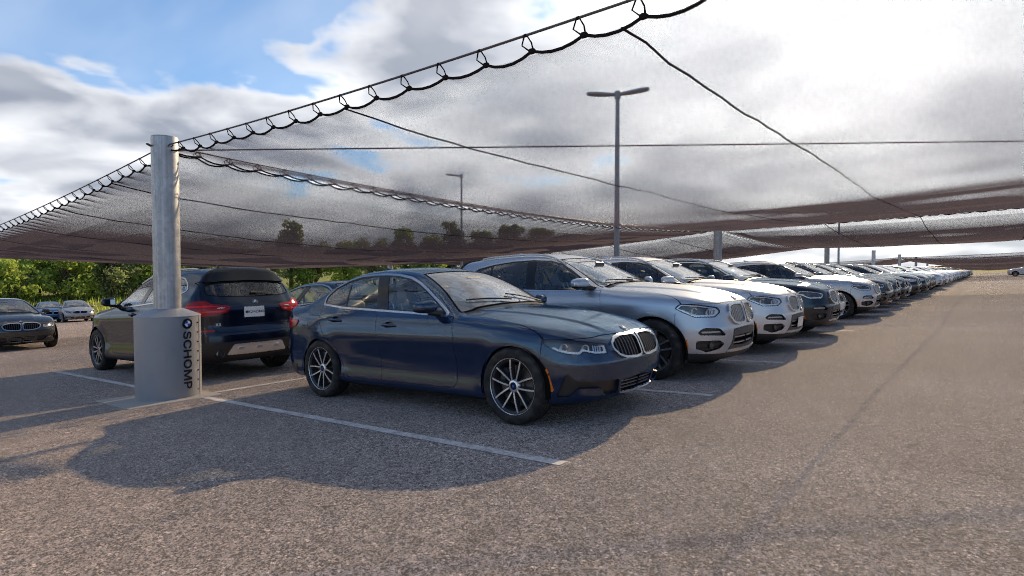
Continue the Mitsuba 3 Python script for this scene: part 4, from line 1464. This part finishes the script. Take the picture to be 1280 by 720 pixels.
def strands(P, width, rng):
    """P: (strand, step, 3) points -> three-sided yarns"""
    n, m, _ = P.shape
    t = np.gradient(P, axis=1)
    t /= np.linalg.norm(t, axis=2, keepdims=True)
    side = np.cross(t, [0, 0, 1.0])
    side /= np.linalg.norm(side, axis=2, keepdims=True)
    up = np.cross(side, t)
    r = width / math.sqrt(3)
    ring = np.stack([P + r * (math.cos(a) * up + math.sin(a) * side) for a in (0, 2.0944, 4.18879)], 2)
    nrm = np.stack([math.cos(a) * up + math.sin(a) * side for a in (0, 2.0944, 4.18879)], 2)
    idx = np.arange(n * m * 3).reshape(n, m, 3)
    F = []
    for j in range(3):
        a, b = idx[:, :-1, j], idx[:, :-1, (j + 1) % 3]
        c, d = idx[:, 1:, (j + 1) % 3], idx[:, 1:, j]
        F += [np.stack([a, b, c], -1).reshape(-1, 3), np.stack([a, c, d], -1).reshape(-1, 3)]
    return Skin(ring.reshape(-1, 3), np.vstack(F), nrm.reshape(-1, 3))


class Panel:
    """one net between four posts; u runs along x, v along y"""

    def __init__(self, ci, k_, sag, seed, hem=.08):
        x0, x1 = PX[ci], PX[ci + 1]
        y0, y1 = POLE_Y0 + POLE_DY * k_, POLE_Y0 + POLE_DY * (k_ + 1)
        drop = np.array([0, 0, -.10])
        c = {(a, b): post_top((x0, x1)[a], (y0, y1)[b]) + drop for a in (0, 1) for b in (0, 1)}
        if k_ >= 4:
            c = {q: p - [0, 0, .18] for q, p in c.items()}
        self.c, self.sag, self.seed = c, sag, seed
        ss, sn = (.18, .24) if ci == 0 else ((.34, .12) if k_ == 0 else (.12, .12))
        sw, se = (.26, .30) if ci == 0 else (.30, .02)
        self.cable = dict(s=edge_curve(c[0, 0], c[1, 0], ss), n=edge_curve(c[0, 1], c[1, 1], sn), w=edge_curve(c[0, 0], c[0, 1], sw), e=edge_curve(c[1, 0], c[1, 1], se))
        self.hem = hem
        self.inset = dict(s=np.array([0, 1, 0.0]), n=np.array([0, -1, 0.0]), w=np.array([1, 0, 0.0]), e=np.array([-1, 0, 0.0]))

    def rim(self, s, t):
        p = self.cable[s](t)
        g = np.clip(np.minimum(t, 1 - t) / .03, 0, 1)[..., None]
        return p + self.inset[s] * .07 * g - np.array([0, 0, 1.0]) * (self.hem * (.25 + .75 * g))

    def at(self, u, v):
        u, v = np.broadcast_arrays(np.asarray(u, float), np.asarray(v, float))
        U, V = u[..., None], v[..., None]
        c = {k: self.rim("s" if k[1] == 0 else "n", np.array(float(k[0]))) for k in self.c}
        p = (1 - V) * self.rim("s", u) + V * self.rim("n", u) + (1 - U) * self.rim("w", v) + U * self.rim("e", v)
        p = p - ((1 - U) * (1 - V) * c[0, 0] + U * (1 - V) * c[1, 0] + (1 - U) * V * c[0, 1] + U * V * c[1, 1])
        b = (1 - (2 * u - 1) ** 2) * (1 - (2 * v - 1) ** 2)
        fold = meshkit.fbm(np.stack([u * 4 + self.seed, v * 4, 0 * u], -1), 3) - .5
        d = np.minimum(np.minimum(u, 1 - u) * POLE_DX, np.minimum(v, 1 - v) * POLE_DY)
        p[..., 2] -= self.sag * b + .22 * fold * np.clip(d / 4, 0, 1)
        # scallops: the hem droops between its ties and the droop fades into the cloth
        for dd, tt, L in ((v * POLE_DY, u, POLE_DX), ((1 - v) * POLE_DY, u, POLE_DX), (u * POLE_DX, v, POLE_DY), ((1 - u) * POLE_DX, v, POLE_DY)):
            ph = (tt * round(L / .40)) % 1.0
            p[..., 2] -= (.026 + .022 * meshkit.noise(np.stack([np.floor(tt * round(L / .40)) * 1.7 + self.seed, 0 * tt, 0 * tt], -1))) * 4 * ph * (1 - ph) * np.exp(-dd / .10)
        return p

    def cloth(self, pitch, width, steps):
        rng = np.random.default_rng(self.seed)
        nu, nv = int(POLE_DX / pitch), int(POLE_DY / pitch)
        t = np.linspace(0, 1, steps)
        t = t - .93 * np.sin(2 * math.pi * t) / (2 * math.pi)          # closer steps towards the hems
        a = self.at((np.arange(nu + 1) / nu)[:, None], t[None, :])
        b = self.at(t[:, None].T, (np.arange(nv + 1) / nv)[:, None])
        return join(strands(a, width, rng), strands(b, width, rng))


def rope_along(pts, r, sides=6, twist=0.0, rng=None):
    p = np.array(pts)
    if twist:
        p = p + rng.normal(0, twist, p.shape)
    return tube_mesh(p, r, sides)


NETS = [  # column, row, sag, yarn pitch, yarn width, steps, rope detail, label
    (1, 0, -.10, .0095, .00075, 21, 2, "huge dark hail net over the near cars and the aisle, nearest panel on the right"),
    (0, 0, .30, .0120, .00185, 18, 2, "dark hail net panel left of the nearest post, sagging low over the rear row"),
    (1, 1, .28, .030, .0034, 20, 1, "second dark hail net panel along the aisle, beyond the nearest right panel"),
    (0, 1, .34, .032, .0040, 18, 1, "second dark hail net panel on the left, behind the near left panel"),
    (1, 4, .85, .070, .010, 12, 0, "far hail net panel over the aisle past the open gap, nearest of the far block"),
    (0, 4, .60, .070, .009, 12, 0, "far hail net panel left of the aisle past the open gap"),
    (1, 5, 1.25, .080, .012, 12, 0, "second of the far hail net panels over the end of the aisle"),
    (1, 6, 1.6, .090, .014, 12, 0, "most distant hail net panel over the end of the aisle"),
]
rng = np.random.default_rng(5)
for ci, k_, sag, pitch, width, steps, det, text in NETS:
    k = key("hail_net")
    P = Panel(ci, k_, sag, 11 + ci * 7 + k_)
    label(k, text, "net", "hail net panels")
    put(k + "__mesh_cloth", P.cloth(pitch, width, steps), "net_yarn")
    # hems and ties along each side, cable above
    for j, s in enumerate("snwe"):
        sfx = "_%03d" % j if j else ""
        L = POLE_DX if s in "sn" else POLE_DY
        n = round(L / .40)
        nn = n * (5 if det == 2 else 3 if det else 1) + 1
        t = np.linspace(0, 1, nn)
        if s in "sn":
            q = P.at(t, np.full(nn, 0.0 if s == "s" else 1.0))
        else:
            q = P.at(np.full(nn, 0.0 if s == "w" else 1.0), t)
        put(k + "__hem" + sfx, soft(tube_mesh(q, .0105 if det else .02, 6 if det == 2 else 4), 60), "net_rope")
        if det:
            tt = (np.arange(n + 1)) / n
            top = P.cable[s](tt)
            along = (top[-1] - top[0]) / np.linalg.norm(top[-1] - top[0])
            qq = q[:: (nn - 1) // n]
            ties = []
            single = det == 2 and s == "s" and k_ == 0
            for i in range(1, n):
                first = len(ties)
                a, b = top[i], qq[i]
                w = .055 if det == 2 else .05
                ties.append(tube_mesh([a - along * .01, (a + b) / 2 - along * w, b - along * .012], .006, 4))
                ties.append(tube_mesh([a + along * .01, (a + b) / 2 + along * w * .4, b + along * .012], .006, 4))
                if det == 2:
                    knot = box(.05, .035, .035, (0, 0, 0), .01)
                    knot.apply_translation(b)
                    ties.append(knot)
                    hk = box(.03, .02, .02, (0, 0, 0), .006)
                    hk.apply_translation(a)
                    ties.append(hk)
                if single:
                    put(k + "__tie" + ("_%03d" % (i - 1) if i > 1 else ""), soft(ties[first:], 60), "net_rope")
                    del ties[first:]
            if single:
                continue
            put(k + "__ties" + sfx, soft(ties, 60), "net_rope")
            labels[k + "__ties" + sfx] = {"kind": "stuff", "label": "row of short elastic ties holding the hem to its cable"}
    # seams between the widths of cloth
    x0 = PX[ci]
    xs = [-4.4, -1.72, .98, 3.7, 6.4, 9.1] if ci == 1 else [-10.0, -12.7, -15.4, -18.1, -20.8, -23.5]
    if det:
        for j, x in enumerate(xs):
            u = (x - x0) / POLE_DX
            v = np.linspace(0, 1, 60)
            q = P.at(np.full(60, u), v)
            q[:, 2] += .004
            q += rng.normal(0, .006, q.shape)
            put(k + "__seam" + ("_%03d" % j if j else ""), soft(tube_mesh(q, (.008 if ci == 1 else .010) if k_ == 0 else .012, 5), 60), "net_rope")

# steel cables from post to post, and the diagonals
def cable(A, B, sag, r, mat, text, n=30):
    k = key("steel_cable")
    put(k, soft(tube_mesh(edge_curve(A, B, sag)(np.linspace(0, 1, n)), r, 6), 60), mat)
    label(k, text, "cable")


ZD = np.array([0, 0, -.10])
for ci, k_, s, text in (
    (1, 0, "s", "taut steel cable from the nearest post out of view over the aisle"), (0, 0, "s", "steel cable from the nearest post down to the left edge of view"),
    (1, 0, "w", "steel cable between the nearest post and the second post of the row"), (1, 0, "n", "steel cable across the aisle at the second post"),
    (0, 0, "n", "steel cable from the second post of the row to the left line of posts"), (0, 0, "w", "steel cable along the left line of posts, under the low far hem"),
    (1, 1, "w", "steel cable between the second and third posts of the row"), (1, 1, "n", "steel cable across the aisle at the third post")):
    P = Panel(ci, k_, .2, 1)
    k = key("steel_cable")
    put(k, soft(tube_mesh(P.cable[s](np.linspace(0, 1, 40)), .0085, 6), 60), "wire")
    label(k, text, "cable")
P = Panel(1, 0, .2, 1)
cable(P.c[0, 0] + ZD * .6, P.c[1, 1], .02, .0095, "wire", "dark diagonal cable from the nearest post across the right net panel")
P = Panel(0, 0, .2, 1)
cable(P.c[0, 0] + ZD * 1.4, post_top(PX[0], POLE_Y0 + POLE_DY) + ZD * 1.2, .10, .010, "white_cord", "pale diagonal rope under the left net panel, running down from the nearest post")
# ---------------------------------------------------------------- lamp posts
def lamp_post(x, y, h, heads, text, r0=.085, r1=.055, base=True):
    k = key("lamp_post")
    o = on_lot(x, y)
    top = h
    put(k + "__pole", soft(lathe([(0, top), (r1, top), (r0, 0), (0, 0)], 16).apply_translation(o), 40), "lamp_post_paint")
    if base:
        put(k + "__base", soft(lathe([(0, .62), (.24, .62), (.26, .60), (.26, -.3), (0, -.3)], 24).apply_translation(o), 30), "concrete")
    hub = lathe([(0, .10), (.075, .10), (.085, .07), (.085, -.10), (0, -.10)], 16).apply_translation(o + [0, 0, top])
    put(k + "__hub", soft(hub, 40), "lamp_post_paint")
    for j, ang in enumerate(heads):
        prof = [(.07, .045), (.22, .05), (.34, .13), (.60, .16), (.78, .12), (.84, .03)]
        ring = []
        xs = [a for a, _ in prof]
        for xx, w in prof:
            tlt = .11 * (xx - .07)
            ring += [(xx, -w, tlt), (xx, -w * .7, tlt + .045), (xx, w * .7, tlt + .045), (xx, w, tlt), (xx, w * .8, tlt - .03), (xx, -w * .8, tlt - .03)]
        m = trimesh.convex.convex_hull(np.array(ring))
        M = shift(*(o + [0, 0, top])) @ rot([0, 0, 1], ang)
        put(k + "__head" + ("_%03d" % j if j else ""), xf(soft(m, 50), M), "lamp_post_paint")
        g = box(.40, .20, .012, (.56, 0, .0))
        g.apply_transform(M @ rot([0, 1, 0], -5.7))
        put(k + "__head%s__lens" % ("_%03d" % j if j else ""), soft(g), "lamp_silver")
    label(k, text, "lamp post")


VIEWDEG = math.degrees(YAW)
lamp_post(-7.97, 14.54, 6.30, (22, 202), "tall grey lamp post with two heads, rising through the nets behind the silver SUVs")
lamp_post(-8.0, 45.3, 5.3, (22, 202), "slim distant lamp post standing in the long row past the third net post")
lamp_post(-22.0, 23.2, 7.2, (VIEWDEG + 180,), "distant single headed lamp post seen through the left net", .07, .045)
lamp_post(-55.0, 30.5, 6.4, (VIEWDEG,), "white lamp post in front of the trees, left of the dark SUV's roof", .06, .05)

# ---------------------------------------------------------------- verge, trees, houses beyond the car park
xs, ys = np.array([-120, -95, -82, -74, -68, -63.5, -61.0]), np.linspace(-60, 190, 60)
hz = np.array([-1.9, -1.7, -1.55, -1.65, -2.1, -2.85, -3.12])
V = np.array([(x, y, z + .5 * (meshkit.fbm(np.array([[x * .12, y * .12, 0]]), 3)[0] - .5) * (x < -62)) for x, z in zip(xs, hz) for y in ys])
i, j = np.meshgrid(np.arange(len(xs) - 1), np.arange(len(ys) - 1), indexing="ij")
a = i * len(ys) + j
q = np.stack([a, a + len(ys), a + len(ys) + 1, a + 1], -1).reshape(-1, 4)
put("grass_bank", soft(trimesh.Trimesh(V, np.vstack([q[:, [0, 1, 2]], q[:, [0, 2, 3]]]), process=False), 60), "grass")
labels["grass_bank"] = {"label": "grassy bank between the car park and the trees", "category": "bank", "kind": "structure"}
rng = np.random.default_rng(17)
n = 9000
gx, gy = rng.uniform(-76, -62, n), rng.uniform(-5, 95, n)
gz = np.interp(gx, xs[::1], hz)
hgt, ang, wd = rng.uniform(.25, .8, n), rng.uniform(0, 6.283, n), rng.uniform(.03, .09, n)
b = np.stack([gx, gy, gz - .05], 1)
dx = np.stack([np.cos(ang), np.sin(ang), 0 * ang], 1) * wd[:, None]
tip = b + np.stack([rng.normal(0, .12, n), rng.normal(0, .12, n), hgt], 1)
put("tall_grass", soft(trimesh.Trimesh(np.stack([b - dx, b + dx, tip], 1).reshape(-1, 3), np.arange(3 * n).reshape(-1, 3), process=False), False), "leaf_bright")
label("tall_grass", "tall yellow green grass and weeds on the bank below the trees", "grass", None, "stuff")


def tree(x, y, h, w, leaf, text, seed, dens=1.0, leaf_size=.20, airy=0.0, base=None):
    r = np.random.default_rng(seed)
    z0 = float(np.interp(x, xs, hz)) if base is None else base
    k = key("tree")
    trunk_r = .03 * h + .04
    limbs = []
    top = np.array([x + r.normal(0, .15), y + r.normal(0, .15), z0 + h * .75])
    o = np.array([x, y, z0 - .2])
    limbs.append(tube_mesh([o, o * .6 + top * .4 + r.normal(0, .1, 3), top], [trunk_r, trunk_r * .7, trunk_r * .25], 7))
    lobes = []
    nl = int((14 + 4 * airy + w * 1.6) * (2.0 if h > 8 else 1.3))
    shrink = .66 if h > 8 else .85
    for i in range(nl):
        a = r.uniform(0, 6.283)
        hh = r.uniform(.12, .95)
        rad = w * .46 * math.sqrt(r.uniform(.05, 1)) * (1 - .5 * max(0, hh - .5) / .5)
        c = np.array([x + rad * math.cos(a), y + rad * math.sin(a), z0 + h * hh])
        s = r.uniform(.16, .28) * max(w, .62 * h) * (1 - .25 * airy) * (1 - .30 * hh) * shrink
        lobes.append((c, s))
        t0 = r.uniform(.2, .6)
        s0 = o + (top - o) * t0
        limbs.append(tube_mesh([s0, s0 * .5 + c * .5 + [0, 0, .15], c], [trunk_r * .45, trunk_r * .28, trunk_r * .08], 5))
    put(k + "__trunk", soft(limbs, 60), "bark")
    V, F = [], []
    tot = int(2600 * dens * (w * h) / 18)
    for c, s in lobes:
        m = int(tot / nl) + 20
        d = r.normal(0, 1, (m, 3))
        d /= np.linalg.norm(d, axis=1, keepdims=True)
        rr = s * r.uniform(.25, 1, m) ** .45
        rr *= .55 + .9 * meshkit.noise(d * 2.6 + c * 3.1, 5)
        rr = np.where(r.random(m) < .12, rr * 1.4, rr)
        p = c + d * rr[:, None] * np.array([1, 1, .85])
        nn = d * 1.1 + r.normal(0, .55, (m, 3))
        nn /= np.linalg.norm(nn, axis=1, keepdims=True)
        u = np.cross(nn, r.normal(0, 1, (m, 3)))
        u /= np.linalg.norm(u, axis=1, keepdims=True)
        v = np.cross(nn, u)
        ls = leaf_size * r.uniform(.55, 1.25, m)[:, None]
        V.append(np.stack([p - u * ls, p - v * ls * .5, p + u * ls, p + v * ls * .5], 1).reshape(-1, 3))
    V = np.vstack(V)
    q = np.arange(len(V)).reshape(-1, 4)
    put(k + "__crown", soft(trimesh.Trimesh(V, np.vstack([q[:, [0, 1, 2]], q[:, [0, 2, 3]]]), process=False), False), leaf)
    label(k, text, "tree", "trees beyond the car park")


# along the view from left to right: (pixel column, distance in x, height, width, leaf)
LOOK = {"leaf_bright": "bright yellow green bushy tree", "leaf_mid": "mid green bushy tree", "leaf_dull": "loose grey green tree", "leaf_dark": "dark green tree"}
ROW = [(-40, -72, 4.2, 6.0, "leaf_mid"), (15, -70, 3.9, 5.0, "leaf_bright"), (48, -74, 4.3, 5.5, "leaf_mid"), (84, -71, 5.2, 5.0, "leaf_bright"), (112, -75, 6.0, 5.5, "leaf_mid"), (140, -71, 5.2, 4.8, "leaf_dull"),
       (166, -74, 5.4, 5.5, "leaf_bright"), (196, -72, 5.5, 5.5, "leaf_mid"), (236, -75, 5.6, 5.5, "leaf_dull"), (262, -73, 5.6, 5.0, "leaf_bright"), (292, -76, 6.0, 6.0, "leaf_mid"), (326, -73, 6.0, 5.5, "leaf_dull"),
       (364, -77, 9.6, 4.2, "leaf_dull"), (395, -74, 6.6, 6.5, "leaf_mid"), (432, -76, 7.0, 6.5, "leaf_bright"), (468, -74, 7.2, 6.5, "leaf_dull"), (505, -76, 9.8, 5.2, "leaf_mid"), (540, -75, 8.6, 6.5, "leaf_bright"),
       (566, -78, 11.6, 5.2, "leaf_dull"), (604, -80, 10.5, 8.0, "leaf_mid"), (640, -82, 12.8, 9.0, "leaf_dull"), (676, -84, 12.6, 9.0, "leaf_mid")]
for n_, (px, x, h, w, leaf) in enumerate(ROW):
    l = (px - 640) / 746.45
    y = x / (l * math.cos(YAW) - math.sin(YAW)) * (l * math.sin(YAW) + math.cos(YAW))
    tree(x, y, h, w, leaf, "%s beyond the car park, %s from the left end" % (LOOK[leaf], ordinal(n_ + 1)), 100 + n_, 1.0 if h < 8 else .9, .19 if h < 8 else .24, .3 if leaf == "leaf_dull" else 0.0)

for n_, (px, x, s) in enumerate(((38, -118, 1.0), (6, -125, 1.1), (246, -112, 1.0))):
    l = (px - 640) / 746.45
    y = x / (l * math.cos(YAW) - math.sin(YAW)) * (l * math.sin(YAW) + math.cos(YAW))
    k = key("house")
    zb = -1.9
    put(k + "__walls", soft(box(9 * s, 12 * s, 3.4, (x, y, zb + 1.7))), "house_wall")
    rf = trimesh.convex.convex_hull(np.array([(x + a * 5 * s, y + b_ * 6.5 * s, zb + 3.4) for a in (-1, 1) for b_ in (-1, 1)] + [(x, y + b_ * 4.2 * s, zb + 5.3) for b_ in (-1, 1)]))
    put(k + "__roof", soft(rf, 10), "house_roof")
    for j, dy in enumerate((-3.6, 0.2, 3.6)):
        put(k + "__window" + ("_%03d" % j if j else ""), soft(box(.06, 1.3, 1.2, (x + 4.5 * s + .02, y + dy, zb + 1.8))), "black_gloss")
    label(k, ("distant house with a grey roof above the trees at the far left", "distant house with a grey roof at the very left edge behind the trees", "distant grey roofed building glimpsed between the trees left of the dark SUV's roof")[n_ if n_ < 3 else 0], "house")

# a low line of far hills all round the part of the horizon that is seen
t = np.radians(np.linspace(-20, 200, 120))
rad = 900.0
hh = 5 + 5 * meshkit.fbm(np.stack([np.cos(t) * 6, np.sin(t) * 6, 0 * t], 1), 4)
V = np.vstack([np.stack([rad * np.cos(t), rad * np.sin(t), 0 * t - 6], 1), np.stack([(rad + 120) * np.cos(t), (rad + 120) * np.sin(t), hh - 3], 1), np.stack([(rad + 400) * np.cos(t), (rad + 400) * np.sin(t), 0 * t - 6], 1)])
i = np.arange(119)
F = np.vstack([np.vstack([np.stack([o + i, o + i + 1, o + i + 121], 1), np.stack([o + i, o + i + 121, o + i + 120], 1)]) for o in (0, 120)])
put("far_hills", soft(trimesh.Trimesh(V, F, process=False), 60), "far_hill")
labels["far_hills"] = {"label": "low far hills on the horizon", "category": "hills", "kind": "structure"}

# ---------------------------------------------------------------- cars
MODELS = {}
LOD = {("sedan", 3): (.023, 2), ("suv", 3): (.032, 2), ("sedan", 2): (.05, 1), ("suv", 2): (.055, 1), ("sedan", 1): (.10, 0), ("suv", 1): (.10, 0), ("sedan", 0): (.19, 0), ("suv", 0): (.19, 0)}
SHAPES = {}


def car_matrix(x, y, yaw):
    M = np.eye(4)
    c, s = math.cos(math.radians(yaw)), math.sin(math.radians(yaw))
    M[:3, :3] = np.stack([EX, EY, EZ], 1) @ np.array([[c, -s, 0], [s, c, 0], [0, 0, 1]])
    M[:3, 3] = on_lot(x, y)
    return M


def place_car(kind, lod, x, y, yaw, paint, text, group=None, leather="leather_black"):
    if (kind, lod) not in MODELS:
        h, d = LOD[kind, lod]
        MODELS[kind, lod] = [(p, shape(s, "paint"), m) for p, s, m in build_car(kind, h, d)]
    k = key("parked_" + kind)
    M = T(car_matrix(x, y, yaw).tolist())
    for p, d, m in MODELS[kind, lod]:
        m = paint if m == "paint" else leather if m == "leather" else m
        scene[k + "__" + p] = {**d, "to_world": M, "bsdf": dict(type="ref", id=m)}
    label(k, text, "car", group)
    return k


CX = -4.60
FRONT = "cars parked nose out along the front row"
place_car("sedan", 3, -4.617, 4.90, 0, "navy_paint", "glossy navy blue sedan, the nearest car, with beige seats and double spoke wheels", FRONT, "leather")
k = place_car("suv", 3, CX, 7.62, 0, "ice_silver_paint", "pale bluish silver SUV right behind the navy sedan", FRONT)
plated = place_car("suv", 3, CX - .02, 10.38, 0, "white_silver_paint", "whitish silver SUV with a white front plate, third car of the front row", FRONT)
ROWCARS = [("suv", "midnight_paint", "very dark blue SUV, fourth car of the front row, between two pale cars"), ("sedan", "white_car_paint", "white sedan, lower than its neighbours, fifth car of the front row"),
           ("suv", "silver_paint", "silver SUV, sixth car of the front row"), ("suv", "graphite_paint", "dark grey SUV, seventh car of the front row"), ("suv", "graphite_paint", "dark grey SUV, eighth car of the front row"),
           ("suv", "black_paint", "black SUV, ninth car of the front row"), ("sedan", "ice_silver_paint", "bluish silver sedan, tenth car of the front row"), ("suv", "black_paint", "black SUV, eleventh car of the front row")]
rng = np.random.default_rng(23)
NAMES = {"silver_paint": "silver", "white_silver_paint": "pale silver", "midnight_paint": "dark blue", "graphite_paint": "dark grey", "white_car_paint": "white", "black_paint": "black", "ice_silver_paint": "bluish silver"}
order = ["silver_paint", "white_silver_paint", "midnight_paint", "white_car_paint", "white_silver_paint", "white_car_paint", "silver_paint", "black_paint", "ice_silver_paint", "white_silver_paint"]
for i in range(3, 48):
    lod = 2 if i < 7 else 1 if i < 15 else 0
    if i - 3 < len(ROWCARS):
        kind, paint, text = ROWCARS[i - 3]
    else:
        kind = "sedan" if rng.random() < .3 else "suv"
        paint = order[int(rng.integers(len(order)))]
        text = "%s %s far along the front row, %s car from the camera" % (NAMES[paint], "SUV" if kind == "suv" else "sedan", ordinal(i + 1))
    place_car(kind, lod, CX + rng.normal(0, .07) + (-.1 if kind == "sedan" else 0), 4.90 + 2.745 * i + rng.normal(0, .08), rng.normal(0, .5), paint, text, FRONT)

dark = place_car("suv", 3, -10.95, 4.58, 180.6, "midnight_paint", "dark blue SUV seen from behind, left of the navy sedan and behind the lettered barrel", "cars of the rear row")
place_car("sedan", 2, -11.15, 7.38, 180, "midnight_paint", "dark sedan of the rear row, mostly hidden between the dark SUV and the navy sedan", "cars of the rear row")
place_car("suv", 2, -10.9, 10.1, 180, "graphite_paint", "dark grey SUV of the rear row, glimpsed behind the navy sedan", "cars of the rear row")
place_car("sedan", 2, -22.45, 4.27, 0, "graphite_paint", "dark grey sedan facing the camera at the left edge of the view", None)
for x, y, yaw, kind, paint, text in ((-49.6, 13.4, -8, "sedan", "old_silver_paint", "old silver sedan in the distance at the left, parked below the trees"), (-52.5, 12.6, -8, "sedan", "blue_paint", "bright blue sedan in the distance, half hidden behind the old silver sedan"),
                                     (-48.6, 16.8, -8, "sedan", "blue_paint", "small dark blue sedan in the distance right of the old silver sedan"), (-49.0, 19.8, -8, "sedan", "navy_paint", "navy sedan in the distance, just left of the dark SUV's mirror")):
    place_car(kind, 1 if x != -49.6 else 2, x, y, yaw, paint, text, "cars at the far edge of the car park")
place_car("suv", 0, 4.2, 108.0, 180, "white_car_paint", "tiny white car across the aisle at the far right edge")

# ---------------------------------------------------------------- number plates
def plate(carkey, M, at, n, w, h, lines):
    F = M @ frame_at(at, n)
    k = carkey + "__number_plate"
    b = box(w, h, .006, (0, 0, .003), .002)
    put(k, soft(b, 20), "white_paint", F)
    for j, (text, hh, x, y, sx) in enumerate(lines):
        m = meshkit.text_mesh(text, hh, .0012, bold=True)
        m.apply_scale([sx, 1, 1])
        m.apply_translation([x - m.bounds[1, 0] / 2, y - hh / 2, .0062])
        put(k + "__lettering" + ("_%03d" % j if j else ""), soft(m, 20), "black_print", F)
    return k


BSUV = suv_body()
Md = car_matrix(-10.95, 4.58, 180.6)
p0, n0 = on_skin(BSUV, at=(-2.41, .045, .982))
kp = plate(dark, Md, p0 + n0 * .008, n0, .31, .155, [("SCHOMP", .036, .02, 0, 1.35)])
rd_ = soft(lathe([(0, .0062), (.018, .0062), (.018, .0078), (0, .0078)], 20).apply_translation((-.118, 0, 0)), 20)
put(kp + "__roundel", rd_, "black_print", Md @ frame_at(p0 + n0 * .008, n0))
labels[kp] = {"label": "white plate lettered SCHOMP"}
Mp = car_matrix(CX - .02, 10.38, 0)
p0, n0 = on_skin(BSUV, at=(2.27, 0, .47))
plate(plated, Mp, p0 + n0 * .012, n0, .31, .155, [])
